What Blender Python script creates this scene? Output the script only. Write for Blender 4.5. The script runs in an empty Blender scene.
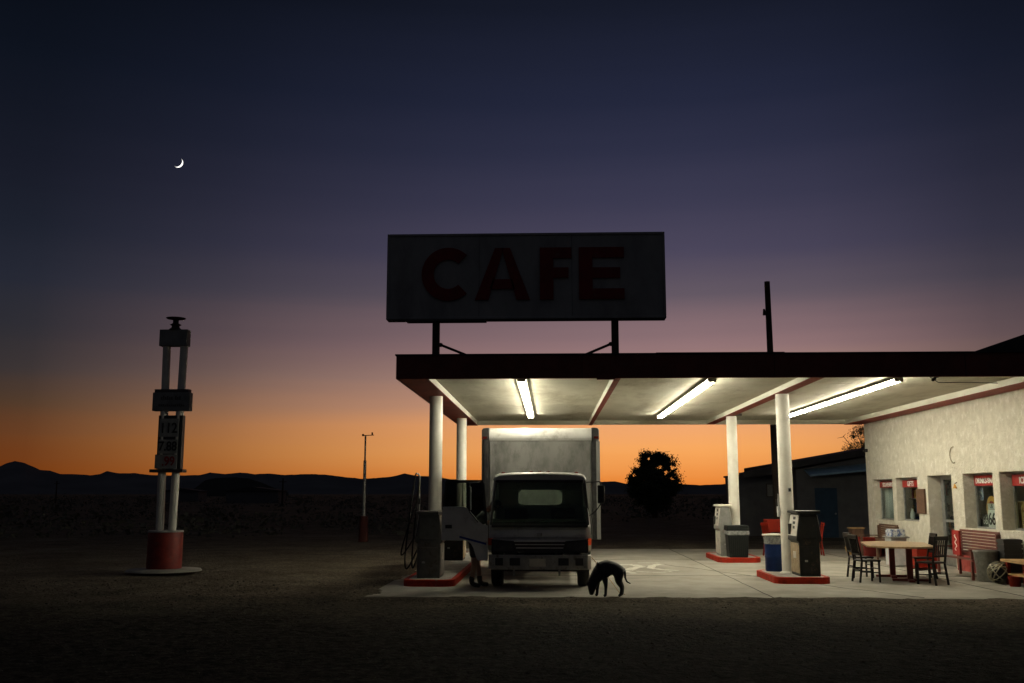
import bpy, bmesh, math, random
from mathutils import Vector, Matrix, noise
random.seed(7)
PI = math.pi
R = math.radians
scene = bpy.context.scene
COL = scene.collection

# ------------------------------------------------------------------ materials
def mat(name, c1, c2=None, rough=0.7, metal=0.0, scale=6.0, bump=0.0, bscale=None, detail=6.0, spec=0.4,
        emit=None, estr=0.0, coat=0.0, mix=(0.35, 0.65), stretch=None, blend=None):
    m = bpy.data.materials.new(name); m.use_nodes = True
    nt = m.node_tree; b = nt.nodes['Principled BSDF']
    b.inputs['Roughness'].default_value = rough
    b.inputs['Metallic'].default_value = metal
    b.inputs['Specular IOR Level'].default_value = spec
    b.inputs['Coat Weight'].default_value = coat
    tc = nt.nodes.new('ShaderNodeTexCoord')
    src = tc.outputs['Object']
    if stretch:
        mp = nt.nodes.new('ShaderNodeMapping'); mp.inputs['Scale'].default_value = stretch
        nt.links.new(src, mp.inputs['Vector']); src = mp.outputs['Vector']
    if c2 is None: c2 = tuple(x * 0.8 for x in c1)
    n = nt.nodes.new('ShaderNodeTexNoise'); n.inputs['Scale'].default_value = scale
    n.inputs['Detail'].default_value = detail; n.inputs['Roughness'].default_value = 0.62
    nt.links.new(src, n.inputs['Vector'])
    cr = nt.nodes.new('ShaderNodeValToRGB')
    cr.color_ramp.elements[0].position = mix[0]; cr.color_ramp.elements[0].color = (*c1, 1)
    cr.color_ramp.elements[1].position = mix[1]; cr.color_ramp.elements[1].color = (*c2, 1)
    nt.links.new(n.outputs['Fac'], cr.inputs['Fac'])
    out = cr.outputs['Color']
    if blend:                                   # second, larger layer of dirt or wear: (colour, scale, lo, hi)
        bc, bs, lo, hi = blend
        n2 = nt.nodes.new('ShaderNodeTexNoise'); n2.inputs['Scale'].default_value = bs
        n2.inputs['Detail'].default_value = 5.0; n2.inputs['Roughness'].default_value = 0.7
        nt.links.new(src, n2.inputs['Vector'])
        mr = nt.nodes.new('ShaderNodeMapRange'); mr.inputs['From Min'].default_value = lo; mr.inputs['From Max'].default_value = hi
        nt.links.new(n2.outputs['Fac'], mr.inputs['Value'])
        mx = nt.nodes.new('ShaderNodeMix'); mx.data_type = 'RGBA'
        nt.links.new(mr.outputs['Result'], mx.inputs[0]); nt.links.new(out, mx.inputs[6]); mx.inputs[7].default_value = (*bc, 1)
        out = mx.outputs[2]
    nt.links.new(out, b.inputs['Base Color'])
    if bump:
        nb = nt.nodes.new('ShaderNodeTexNoise'); nb.inputs['Scale'].default_value = bscale or scale * 4
        nb.inputs['Detail'].default_value = 8.0; nb.inputs['Roughness'].default_value = 0.65
        nt.links.new(src, nb.inputs['Vector'])
        bp = nt.nodes.new('ShaderNodeBump'); bp.inputs['Strength'].default_value = 1.0; bp.inputs['Distance'].default_value = bump
        nt.links.new(nb.outputs['Fac'], bp.inputs['Height']); nt.links.new(bp.outputs['Normal'], b.inputs['Normal'])
    if emit:
        b.inputs['Emission Color'].default_value = (*emit, 1); b.inputs['Emission Strength'].default_value = estr
    return m

def glass_mat(name, tint=(0.85, 0.9, 0.88), gloss=0.12, rough=0.02):
    m = bpy.data.materials.new(name); m.use_nodes = True
    nt = m.node_tree; nt.nodes.remove(nt.nodes['Principled BSDF'])
    t = nt.nodes.new('ShaderNodeBsdfTransparent'); t.inputs['Color'].default_value = (*tint, 1)
    g = nt.nodes.new('ShaderNodeBsdfGlossy'); g.inputs['Roughness'].default_value = rough
    f = nt.nodes.new('ShaderNodeLayerWeight'); f.inputs['Blend'].default_value = 0.5
    pw = nt.nodes.new('ShaderNodeMath'); pw.operation = 'POWER'; pw.inputs[1].default_value = 5.0; nt.links.new(f.outputs['Facing'], pw.inputs[0])
    mth = nt.nodes.new('ShaderNodeMath'); mth.operation = 'MULTIPLY_ADD'
    mth.inputs[1].default_value = 0.7; mth.inputs[2].default_value = gloss * 0.25
    nt.links.new(pw.outputs[0], mth.inputs[0])
    mx = nt.nodes.new('ShaderNodeMixShader')
    nt.links.new(mth.outputs[0], mx.inputs[0]); nt.links.new(t.outputs[0], mx.inputs[1]); nt.links.new(g.outputs[0], mx.inputs[2])
    nt.links.new(mx.outputs[0], nt.nodes['Material Output'].inputs['Surface'])
    return m

M = {}
M['dirt'] = mat('dirt', (0.085, 0.07, 0.05), (0.155, 0.13, 0.095), rough=0.98, scale=0.9, bump=0.11, bscale=11.0, detail=12, spec=0.05, blend=((0.21, 0.178, 0.132), 0.25, 0.5, 0.75))
M['pebble'] = mat('pebble', (0.09, 0.08, 0.06), (0.03, 0.027, 0.022), rough=0.95, scale=2)
def darken_front(m):                                # mixes the dirt to a darker tone towards the camera, with a noisy edge
    nt = m.node_tree; b = nt.nodes['Principled BSDF']; src = b.inputs['Base Color'].links[0].from_socket
    g = nt.nodes.new('ShaderNodeTexCoord'); sx = nt.nodes.new('ShaderNodeSeparateXYZ'); nt.links.new(g.outputs['Object'], sx.inputs[0])
    n = nt.nodes.new('ShaderNodeTexNoise'); n.inputs['Scale'].default_value = 0.35; n.inputs['Detail'].default_value = 9; n.inputs['Roughness'].default_value = 0.7
    nt.links.new(g.outputs['Object'], n.inputs['Vector'])
    a = nt.nodes.new('ShaderNodeMath'); a.operation = 'MULTIPLY_ADD'; a.inputs[1].default_value = 9.0; nt.links.new(n.outputs['Fac'], a.inputs[0]); nt.links.new(sx.outputs['Y'], a.inputs[2])
    mr = nt.nodes.new('ShaderNodeMapRange'); mr.inputs['From Min'].default_value = 25.0; mr.inputs['From Max'].default_value = 19.0; nt.links.new(a.outputs[0], mr.inputs['Value'])
    mx = nt.nodes.new('ShaderNodeMix'); mx.data_type = 'RGBA'; nt.links.new(mr.outputs['Result'], mx.inputs[0]); nt.links.new(src, mx.inputs[6])
    n2 = nt.nodes.new('ShaderNodeTexNoise'); n2.inputs['Scale'].default_value = 7.0; n2.inputs['Detail'].default_value = 12; nt.links.new(g.outputs['Object'], n2.inputs['Vector'])
    cr = nt.nodes.new('ShaderNodeValToRGB'); cr.color_ramp.elements[0].position = 0.35; cr.color_ramp.elements[1].position = 0.68
    cr.color_ramp.elements[0].color = (0.012, 0.0115, 0.0095, 1); cr.color_ramp.elements[1].color = (0.055, 0.051, 0.041, 1)
    nt.links.new(n2.outputs['Fac'], cr.inputs['Fac']); nt.links.new(cr.outputs['Color'], mx.inputs[7]); 
    n3 = nt.nodes.new('ShaderNodeTexNoise'); n3.inputs['Scale'].default_value = 16.0; n3.inputs['Detail'].default_value = 4; n3.inputs['Roughness'].default_value = 0.8
    nt.links.new(g.outputs['Object'], n3.inputs['Vector'])
    c3 = nt.nodes.new('ShaderNodeValToRGB'); c3.color_ramp.elements[0].position = 0.38; c3.color_ramp.elements[1].position = 0.62
    c3.color_ramp.elements[0].color = (0.45, 0.44, 0.42, 1); c3.color_ramp.elements[1].color = (1.5, 1.5, 1.5, 1)
    nt.links.new(n3.outputs['Fac'], c3.inputs['Fac'])
    mm = nt.nodes.new('ShaderNodeMix'); mm.data_type = 'RGBA'; mm.blend_type = 'MULTIPLY'; mm.inputs[0].default_value = 1.0
    nt.links.new(mx.outputs[2], mm.inputs[6]); nt.links.new(c3.outputs['Color'], mm.inputs[7]); nt.links.new(mm.outputs[2], b.inputs['Base Color'])
darken_front(M['dirt'])
M['concrete'] = mat('concrete', (0.34, 0.32, 0.27), (0.25, 0.235, 0.2), rough=0.85, scale=1.4, bump=0.004, bscale=60, detail=12, spec=0.25, blend=((0.17, 0.155, 0.125), 0.45, 0.48, 0.72))
M['darkfoot'] = mat('faded_red', (0.07, 0.012, 0.008), (0.05, 0.01, 0.007), rough=0.8)
M['drumred'] = mat('drum_red', (0.24, 0.022, 0.012), (0.15, 0.016, 0.01), rough=0.6, scale=5, bump=0.003, blend=((0.12, 0.08, 0.06), 6, 0.62, 0.72))
M['kerb_top'] = mat('kerb_top', (0.38, 0.36, 0.33), (0.22, 0.21, 0.19), rough=0.9, scale=5, bump=0.005)
M['kerb_red'] = mat('kerb_red', (0.36, 0.022, 0.008), (0.22, 0.017, 0.007), rough=0.7, spec=0.15, scale=7, bump=0.003, blend=((0.2, 0.13, 0.1), 9, 0.62, 0.7))
M['joint'] = mat('joint', (0.05, 0.045, 0.04), rough=1)
M['mark'] = mat('road_paint', (0.7, 0.68, 0.6), (0.38, 0.36, 0.31), rough=0.8, scale=9, blend=((0.3, 0.28, 0.24), 6, 0.5, 0.62))
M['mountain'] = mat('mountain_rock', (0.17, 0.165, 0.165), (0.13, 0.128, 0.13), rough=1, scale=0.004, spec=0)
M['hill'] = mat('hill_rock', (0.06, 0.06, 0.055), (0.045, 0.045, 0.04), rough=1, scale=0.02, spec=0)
M['cream'] = mat('cream_paint', (0.76, 0.74, 0.62), (0.68, 0.66, 0.54), rough=0.55, scale=1.6, bump=0.002, bscale=25, blend=((0.5, 0.45, 0.32), 0.9, 0.6, 0.85))
M['soffit'] = mat('soffit_board', (0.74, 0.72, 0.6), (0.6, 0.57, 0.45), rough=0.6, scale=1.1, bump=0.003, bscale=8, stretch=(1.0, 0.35, 1), blend=((0.38, 0.34, 0.24), 1.0, 0.48, 0.74))
M['post'] = mat('post_paint', (0.74, 0.72, 0.63), (0.66, 0.63, 0.54), rough=0.45, scale=3, bump=0.002, bscale=14, blend=((0.36, 0.33, 0.27), 3, 0.66, 0.78))
M['fascia'] = mat('fascia_dark_red', (0.21, 0.055, 0.04), (0.14, 0.04, 0.03), rough=0.7, scale=2, bump=0.004, bscale=12)
M['beamred'] = mat('beam_red', (0.3, 0.055, 0.035), (0.2, 0.035, 0.025), rough=0.65, scale=3, bump=0.002, bscale=20)
M['stucco'] = mat('stucco', (0.62, 0.59, 0.49), (0.5, 0.47, 0.38), rough=0.9, scale=3.4, bump=0.045, bscale=11, detail=12, spec=0.15, blend=((0.72, 0.7, 0.62), 5, 0.52, 0.7))
M['stuccodark'] = mat('weathered_iron', (0.3, 0.26, 0.17), (0.22, 0.19, 0.12), rough=0.8, scale=8)
M['wallred'] = mat('base_band_red', (0.24, 0.03, 0.022), (0.16, 0.022, 0.018), rough=0.8, scale=4, bump=0.02, bscale=12)
M['roof'] = mat('roof_felt', (0.07, 0.065, 0.065), (0.045, 0.045, 0.045), rough=0.95, scale=2, bump=0.01)
M['signwhite'] = mat('sign_face', (0.42, 0.42, 0.4), (0.3, 0.3, 0.29), rough=0.7, scale=1.5, bump=0.004, bscale=8, stretch=(1, 1, 0.5), blend=((0.2, 0.19, 0.18), 1.1, 0.5, 0.8))
M['pricepanel'] = mat('price_panel', (0.3, 0.305, 0.285), (0.2, 0.205, 0.19), rough=0.7, scale=3)
M['signedge'] = mat('sign_edge', (0.1, 0.09, 0.085), rough=0.7)
M['letter'] = mat('letter_red', (0.26, 0.02, 0.018), (0.17, 0.016, 0.015), rough=0.65, scale=3, blend=((0.2, 0.12, 0.1), 4, 0.62, 0.75))
M['steel'] = mat('dark_steel', (0.05, 0.045, 0.042), (0.09, 0.06, 0.045), rough=0.6, metal=0.3, scale=8)
M['galv'] = mat('galvanised', (0.36, 0.36, 0.33), (0.24, 0.24, 0.22), rough=0.5, metal=0.6, scale=12, bump=0.002)
M['tube'] = mat('lamp_tube', (0.9, 0.9, 0.8), emit=(1.0, 0.93, 0.74), estr=82.0)
M['lamphouse'] = mat('lamp_housing', (0.5, 0.48, 0.4), (0.4, 0.38, 0.3), rough=0.4, scale=4)
M['truckwhite'] = mat('truck_paint', (0.64, 0.64, 0.6), (0.54, 0.53, 0.5), rough=0.38, scale=3, spec=0.5, coat=0.15, blend=((0.25, 0.235, 0.2), 3.5, 0.55, 0.78))
M['boxpanel'] = mat('cargo_panel', (0.3, 0.3, 0.28), (0.22, 0.22, 0.205), rough=0.5, scale=2.2, stretch=(1, 1, 0.45), detail=10, blend=((0.13, 0.13, 0.125), 2.8, 0.46, 0.62))
M['boxside'] = mat('cargo_side', (0.5, 0.5, 0.47), (0.42, 0.42, 0.4), rough=0.4, metal=0.2, scale=2)
M['cornerpost'] = mat('corner_post', (0.16, 0.16, 0.155), (0.1, 0.1, 0.1), rough=0.35, metal=0.7, scale=6)
M['rubber'] = mat('rubber', (0.02, 0.02, 0.02), (0.03, 0.028, 0.026), rough=0.85, scale=20, bump=0.003)
M['blackplastic'] = mat('black_plastic', (0.018, 0.018, 0.018), (0.028, 0.027, 0.026), rough=0.5, scale=12)
M['chrome'] = mat('bumper_metal', (0.42, 0.41, 0.38), (0.3, 0.29, 0.27), rough=0.35, metal=0.55, scale=5, blend=((0.14, 0.11, 0.08), 8, 0.56, 0.7))
M['lens'] = mat('headlamp_lens', (0.06, 0.06, 0.06), (0.09, 0.09, 0.09), rough=0.08, spec=0.8, coat=0.5)
M['amber'] = mat('amber_lens', (0.85, 0.11, 0.02), (0.75, 0.08, 0.015), rough=0.15, coat=0.6)
M['clearlens'] = mat('clear_lens', (0.45, 0.42, 0.28), rough=0.15, coat=0.6)
M['redlens'] = mat('red_lens', (0.12, 0.012, 0.008), rough=0.2, coat=0.5)
M['seat'] = mat('seat_cloth', (0.09, 0.09, 0.09), (0.06, 0.06, 0.06), rough=0.9)
M['glass'] = glass_mat('clear_glass')
M['tglass'] = glass_mat('truck_glass', tint=(0.68, 0.77, 0.7), gloss=0.08)
M['dglass'] = glass_mat('door_glass', tint=(0.35, 0.38, 0.36), gloss=0.05)
M['stripe'] = mat('blue_stripe', (0.02, 0.05, 0.25), rough=0.4)
M['pumpgrey'] = mat('pump_grey', (0.3, 0.3, 0.28), (0.2, 0.2, 0.19), rough=0.5, metal=0.3, scale=5, blend=((0.15, 0.1, 0.07), 6, 0.6, 0.72))
M['pumpmid'] = mat('pump_mid', (0.13, 0.13, 0.12), (0.08, 0.08, 0.075), rough=0.5, metal=0.3, scale=5, blend=((0.05, 0.035, 0.025), 6, 0.56, 0.7))
M['pumpdark'] = mat('pump_dark', (0.03, 0.03, 0.028), (0.02, 0.02, 0.018), rough=0.5, spec=0.15, scale=5, blend=((0.09, 0.06, 0.04), 6, 0.58, 0.7))
M['pumpwhite'] = mat('pump_face_white', (0.62, 0.6, 0.54), (0.5, 0.48, 0.42), rough=0.45, scale=8, blend=((0.25, 0.2, 0.15), 9, 0.55, 0.68))
M['pumptan'] = mat('pump_face_tan', (0.42, 0.33, 0.21), (0.3, 0.22, 0.13), rough=0.6, scale=9, blend=((0.08, 0.06, 0.05), 11, 0.56, 0.64))
M['blueplastic'] = mat('blue_plastic', (0.008, 0.022, 0.085), (0.006, 0.016, 0.06), rough=0.45, scale=5, spec=0.12)
M['binplastic'] = mat('grey_bin', (0.014, 0.016, 0.016), (0.01, 0.012, 0.012), rough=0.55, scale=8, bump=0.002, spec=0.12)
M['liner'] = mat('bin_liner', (0.32, 0.33, 0.32), (0.14, 0.15, 0.15), rough=0.25, scale=14, bump=0.015, bscale=18)
M['lid'] = mat('pale_lid', (0.6, 0.57, 0.48), (0.45, 0.42, 0.34), rough=0.6)
M['redwood'] = mat('red_painted_wood', (0.2, 0.012, 0.004), (0.14, 0.01, 0.004), rough=0.6, spec=0.15, scale=5)
M['darkred'] = mat('dark_red_metal', (0.16, 0.018, 0.013), (0.1, 0.014, 0.01), rough=0.5, scale=5)
M['blackwood'] = mat('black_wood', (0.008, 0.008, 0.008), (0.015, 0.013, 0.011), rough=0.4, spec=0.2, scale=6, stretch=(1, 1, 0.3))
M['tabletop'] = mat('table_wood', (0.52, 0.36, 0.2), (0.4, 0.26, 0.14), rough=0.3, scale=3, stretch=(5, 0.6, 1), coat=0.3)
M['brownwood'] = mat('brown_wood', (0.12, 0.065, 0.04), (0.075, 0.04, 0.025), rough=0.6, scale=6, stretch=(4, 0.6, 1))
M['redbrown'] = mat('red_brown_wood', (0.17, 0.05, 0.035), (0.1, 0.03, 0.022), rough=0.5, scale=6, stretch=(4, 0.6, 1), coat=0.2)
M['tanwood'] = mat('tan_wood', (0.42, 0.26, 0.11), (0.28, 0.17, 0.075), rough=0.6, scale=6, stretch=(4, 0.7, 1))
M['paper'] = mat('newsprint', (0.6, 0.62, 0.6), (0.12, 0.16, 0.3), rough=0.9, scale=14, mix=(0.45, 0.55))
M['whitemetal'] = mat('white_metal', (0.55, 0.56, 0.54), (0.42, 0.43, 0.42), rough=0.45, scale=5)
M['white'] = mat('white_letters', (0.8, 0.79, 0.74), rough=0.6)
M['signred'] = mat('banner_red', (0.3, 0.014, 0.01), (0.22, 0.012, 0.009), rough=0.5, scale=5)
M['black'] = mat('black_paint', (0.02, 0.02, 0.02), rough=0.6)
M['curtain'] = mat('curtain_cloth', (0.6, 0.62, 0.6), (0.46, 0.48, 0.48), rough=0.9, scale=12, stretch=(1, 3, 0.15))
M['shopwall'] = mat('shop_wall', (0.62, 0.6, 0.55), (0.5, 0.48, 0.44), rough=0.9, scale=2)
M['shelf'] = mat('shelf_metal', (0.3, 0.31, 0.32), (0.2, 0.2, 0.22), rough=0.5, scale=6)
M['alum'] = mat('aluminium', (0.45, 0.46, 0.45), (0.32, 0.33, 0.33), rough=0.35, metal=0.7, scale=9)
M['yellow'] = mat('ochre_paint', (0.55, 0.3, 0.05), (0.5, 0.22, 0.04), rough=0.6)
M['cardboard'] = mat('cardboard', (0.5, 0.32, 0.1), (0.42, 0.26, 0.08), rough=0.85, scale=4)
M['block'] = mat('block_wall', (0.15, 0.15, 0.155), (0.11, 0.11, 0.115), rough=0.9, scale=2, bump=0.01)
M['awning'] = mat('blue_awning', (0.3, 0.45, 0.58), (0.22, 0.36, 0.5), rough=0.5, scale=3)
M['bluedoor'] = mat('blue_door', (0.03, 0.07, 0.12), (0.02, 0.05, 0.09), rough=0.5, scale=3)
M['bark'] = mat('bark', (0.07, 0.05, 0.035), rough=0.95, scale=10, bump=0.01)
M['leaf'] = mat('leaf', (0.04, 0.05, 0.025), (0.07, 0.08, 0.03), rough=0.8, scale=3)
M['scrub'] = mat('scrub_leaf', (0.1, 0.095, 0.07), (0.07, 0.068, 0.05), rough=0.9, scale=0.1)
M['fur'] = mat('black_fur', (0.012, 0.011, 0.01), (0.02, 0.018, 0.016), rough=0.6, scale=30, bump=0.002)
M['skin'] = mat('skin', (0.42, 0.24, 0.16), (0.36, 0.2, 0.13), rough=0.55, scale=12)
M['shirt'] = mat('pale_shirt', (0.72, 0.73, 0.7), (0.6, 0.61, 0.58), rough=0.9, scale=9, bump=0.006, bscale=12)
M['shorts'] = mat('dark_shorts', (0.03, 0.03, 0.032), (0.02, 0.02, 0.022), rough=0.9, scale=9)
M['boot'] = mat('work_boot', (0.06, 0.05, 0.035), (0.04, 0.033, 0.025), rough=0.8, scale=12)
M['hair'] = mat('hair', (0.03, 0.02, 0.015), rough=0.7, scale=30)
M['poleweathered'] = mat('utility_pole_wood', (0.05, 0.035, 0.025), (0.035, 0.026, 0.02), rough=0.95, scale=5, stretch=(6, 6, 0.5), bump=0.01)
M['wire'] = mat('woven_wire', (0.35, 0.32, 0.22), (0.2, 0.18, 0.12), rough=0.4, metal=0.3, scale=10)
M['straw'] = mat('straw', (0.45, 0.3, 0.12), (0.3, 0.18, 0.07), rough=0.8, scale=10)
M['moon'] = mat('moon_surface', (0.5, 0.5, 0.5), emit=(1.0, 0.97, 0.9), estr=2.2)

# ------------------------------------------------------------------ mesh builder
class MB:
    def __init__(s): s.v = []; s.f = []; s.sm = []
    def add(s, vs, fs, smooth=False, mtx=None):
        o = len(s.v)
        s.v += [tuple(mtx @ Vector(v)) if mtx else tuple(v) for v in vs]
        s.f += [tuple(i + o for i in f) for f in fs]; s.sm += [smooth] * len(fs)
        return s
    def box(s, x0, x1, y0, y1, z0, z1, mtx=None):
        vs = [(x0,y0,z0),(x1,y0,z0),(x1,y1,z0),(x0,y1,z0),(x0,y0,z1),(x1,y0,z1),(x1,y1,z1),(x0,y1,z1)]
        return s.add(vs, [(0,3,2,1),(4,5,6,7),(0,1,5,4),(1,2,6,5),(2,3,7,6),(3,0,4,7)], False, mtx)
    def bar(s, a, b, w, h=None, up=(0,0,1)):
        a, b = Vector(a), Vector(b); d = b - a; L = d.length; d.normalize()
        u = Vector(up)
        if abs(d.dot(u)) > 0.98: u = Vector((0,1,0))
        x = d.cross(u).normalized(); z = x.cross(d)
        m = Matrix((( x.x, d.x, z.x, a.x),( x.y, d.y, z.y, a.y),( x.z, d.z, z.z, a.z),(0,0,0,1)))
        h = h or w
        return s.box(-w/2, w/2, 0, L, -h/2, h/2, m)
    def cyl(s, a, b, r0, r1=None, n=20, cap=True):
        a, b = Vector(a), Vector(b); r1 = r0 if r1 is None else r1
        d = (b - a).normalized(); u = Vector((0,0,1)) if abs(d.z) < 0.9 else Vector((1,0,0))
        x = d.cross(u).normalized(); y = d.cross(x)
        vs = []
        for c, r in ((a, r0), (b, r1)):
            for i in range(n):
                t = 2*PI*i/n; vs.append(c + x*math.cos(t)*r + y*math.sin(t)*r)
        s.add(vs, [(i, (i+1) % n, n+(i+1) % n, n+i) for i in range(n)], True)
        if cap: s.add(vs, [tuple(range(n))[::-1], tuple(range(n, 2*n))], False)
        return s
    def tube(s, pts, r, n=8):
        for a, b in zip(pts[:-1], pts[1:]): s.cyl(a, b, r, n=n)
        for p in pts[1:-1]: s.ball(p, r, 6, 4)
        return s
    def ball(s, c, r, nu=16, nv=10, sc=(1,1,1)):
        c = Vector(c); vs = []; fs = []
        for j in range(nv+1):
            p = PI*j/nv
            for i in range(nu):
                t = 2*PI*i/nu
                vs.append((c.x+r*sc[0]*math.sin(p)*math.cos(t), c.y+r*sc[1]*math.sin(p)*math.sin(t), c.z+r*sc[2]*math.cos(p)))
        for j in range(nv):
            for i in range(nu):
                a = j*nu+i; b = j*nu+(i+1) % nu
                fs.append((a, a+nu, b+nu, b))
        return s.add(vs, fs, True)
    def lathe(s, c, prof, n=28, smooth=True):
        vs = []; fs = []
        for r, z in prof:
            for i in range(n):
                t = 2*PI*i/n; vs.append((c[0]+r*math.cos(t), c[1]+r*math.sin(t), c[2]+z))
        for j in range(len(prof)-1):
            for i in range(n):
                a = j*n+i; b = j*n+(i+1) % n
                fs.append((a, b, b+n, a+n))
        s.add(vs, fs, smooth)
        s.add(vs, [tuple(range(n))[::-1], tuple(range((len(prof)-1)*n, len(prof)*n))], False)
        return s
    def prism(s, poly, ax, a, b):
        """extrude the 2-D polygon along axis ax ('x','y','z') from a to b"""
        def P(p, t):
            return {'x': (t, p[0], p[1]), 'y': (p[0], t, p[1]), 'z': (p[0], p[1], t)}[ax]
        n = len(poly); vs = [P(p, a) for p in poly] + [P(p, b) for p in poly]
        return s.add(vs, [tuple(range(n)), tuple(range(n, 2*n))[::-1]] + [(i, n+i, n+(i+1) % n, (i+1) % n) for i in range(n)])
    def build(s, name, m, parent=None, bevel=0.0, seg=2, loc=None, angle=35):
        me = bpy.data.meshes.new(name); me.from_pydata(s.v, [], s.f); me.update()
        me.polygons.foreach_set('use_smooth', s.sm)
        bm = bmesh.new(); bm.from_mesh(me)
        bmesh.ops.recalc_face_normals(bm, faces=bm.faces); bm.to_mesh(me); bm.free()
        o = bpy.data.objects.new(name, me); COL.objects.link(o)
        me.materials.append(M[m] if isinstance(m, str) else m)
        if parent: o.parent = parent
        if loc: o.location = loc
        if bevel:
            bv = o.modifiers.new('bevel', 'BEVEL'); bv.width = bevel; bv.segments = seg; bv.limit_method = 'ANGLE'; bv.angle_limit = R(angle)
        return o

def tag(o, label=None, cat=None, group=None, kind=None):
    if label: o['label'] = label
    if cat: o['category'] = cat
    if group: o['group'] = group
    if kind: o['kind'] = kind
    return o
def thing(name, label, cat, loc=(0,0,0), rz=0.0, group=None):
    o = bpy.data.objects.new(name, None); COL.objects.link(o); o.location = loc; o.rotation_euler.z = rz
    o.empty_display_size = 0.2
    return tag(o, label, cat, group)
def copy_tree(o, parent=None):
    c = o.copy(); COL.objects.link(c); c.parent = parent
    for ch in list(o.children): copy_tree(ch, c)
    return c
def text_mesh(name, body, size, m, parent, loc, rot, depth=0.004, bold=0.0, align='CENTER', sx=1.0):
    cu = bpy.data.curves.new('t', 'FONT'); cu.body = body; cu.size = size; cu.extrude = depth; cu.offset = bold
    cu.align_x = align; cu.align_y = 'CENTER'
    o = bpy.data.objects.new('t', cu); COL.objects.link(o)
    dg = bpy.context.evaluated_depsgraph_get(); dg.update()
    me = bpy.data.meshes.new_from_object(o.evaluated_get(dg)); bpy.data.objects.remove(o)
    r = bpy.data.objects.new(name, me); COL.objects.link(r); me.name = name
    me.materials.clear(); me.materials.append(M[m]); r.parent = parent; r.location = loc; r.rotation_euler = rot; r.scale = (sx, 1, 1)
    return r
def skin(name, verts, edges, radii, m, parent=None, sub=2, root=0):
    me = bpy.data.meshes.new(name); me.from_pydata(verts, edges, []); me.update()
    o = bpy.data.objects.new(name, me); COL.objects.link(o); me.materials.append(M[m])
    sk = o.modifiers.new('skin', 'SKIN'); sk.use_smooth_shade = True
    for i, sv in enumerate(me.skin_vertices[0].data):
        r = radii[i]; sv.radius = (r, r) if not isinstance(r, tuple) else r; sv.use_root = (i == root)
    sb = o.modifiers.new('sub', 'SUBSURF'); sb.levels = sub; sb.render_levels = sub
    if parent: o.parent = parent
    return o

# ------------------------------------------------------------------ camera
CAMZ = 1.85
cam = bpy.data.cameras.new('camera'); camo = bpy.data.objects.new('camera', cam); COL.objects.link(camo)
cam.sensor_width = 36; cam.lens = 36*995/1024; cam.clip_start = 0.1; cam.clip_end = 30000
camo.location = (0, 0, CAMZ); camo.rotation_euler = (R(90+8.7), 0, R(2.2))
scene.camera = camo

# ------------------------------------------------------------------ dusk sky
def s2l(c):
    return tuple((x/255/12.92 if x/255 <= 0.04045 else ((x/255+0.055)/1.055)**2.4) for x in c)
w = bpy.data.worlds.new('World'); scene.world = w; w.use_nodes = True
nt = w.node_tree; bg = nt.nodes['Background']; bg.inputs['Strength'].default_value = 1.0
tc = nt.nodes.new('ShaderNodeTexCoord'); sp = nt.nodes.new('ShaderNodeSeparateXYZ')
nt.links.new(tc.outputs['Generated'], sp.inputs[0])
def mth(op, a, b=None):
    n = nt.nodes.new('ShaderNodeMath'); n.operation = op
    for k, x in enumerate((a, b)):
        if x is None: continue
        if isinstance(x, (int, float)): n.inputs[k].default_value = x
        else: nt.links.new(x, n.inputs[k])
    return n.outputs[0]
elev = mth('MULTIPLY', mth('ARCSINE', sp.outputs['Z']), 180/PI)
azim = mth('MULTIPLY', mth('ARCTAN2', sp.outputs['X'], sp.outputs['Y']), 180/PI)
# soft, nearly level streaks low in the western sky
nz = nt.nodes.new('ShaderNodeTexNoise'); nz.inputs['Scale'].default_value = 1.0; nz.inputs['Detail'].default_value = 3
mp = nt.nodes.new('ShaderNodeMapping'); mp.inputs['Scale'].default_value = (1.6, 1.6, 34.0)
nt.links.new(tc.outputs['Generated'], mp.inputs[0]); nt.links.new(mp.outputs[0], nz.inputs['Vector'])
elev2 = mth('ADD', elev, mth('MULTIPLY', mth('SUBTRACT', nz.outputs['Fac'], 0.5), 1.3))
def ramp(stops, lo, hi, drive):
    t = mth('DIVIDE', mth('SUBTRACT', drive, lo), hi-lo)
    cr = nt.nodes.new('ShaderNodeValToRGB'); cr.color_ramp.interpolation = 'EASE' if False else 'LINEAR'
    el = cr.color_ramp.elements
    while len(el) > 1: el.remove(el[-1])
    for i, (p, c) in enumerate(stops):
        e = el[0] if i == 0 else el.new((p-lo)/(hi-lo))
        e.position = (p-lo)/(hi-lo); e.color = (*c, 1)
    nt.links.new(t, cr.inputs['Fac']); return cr.outputs['Color']
EL_B = [(-2,(150,75,35)),(0.2,(226,124,48)),(0.95,(237,141,62)),(2.5,(249,169,94)),(3.8,(241,168,112)),(5.1,(211,156,124)),(6.5,(177,139,126)),
        (8.5,(146,116,118)),(11.1,(101,89,100)),(13.8,(75,70,91)),(16.8,(59,58,80)),(19.4,(46,48,70)),(22.3,(35,39,60)),(27.6,(22,26,40)),(40,(30,34,44)),(90,(42,45,54))]
EL_D = [(-2,(60,28,12)),(0.2,(110,49,12)),(0.95,(113,54,14)),(3.1,(103,60,32)),(4.7,(78,57,42)),(6.5,(58,51,51)),(8.7,(46,45,51)),(11.1,(37,40,52)),
        (13.9,(29,33,45)),(16.8,(24,27,39)),(22.3,(14,19,30)),(27.6,(8,12,20)),(40,(22,25,34)),(90,(42,45,54))]
cb = ramp([(p, s2l(c)) for p, c in EL_B], -2, 90, elev2)
cd = ramp([(p, s2l(c)) for p, c in EL_D], -2, 90, elev2)
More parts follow.
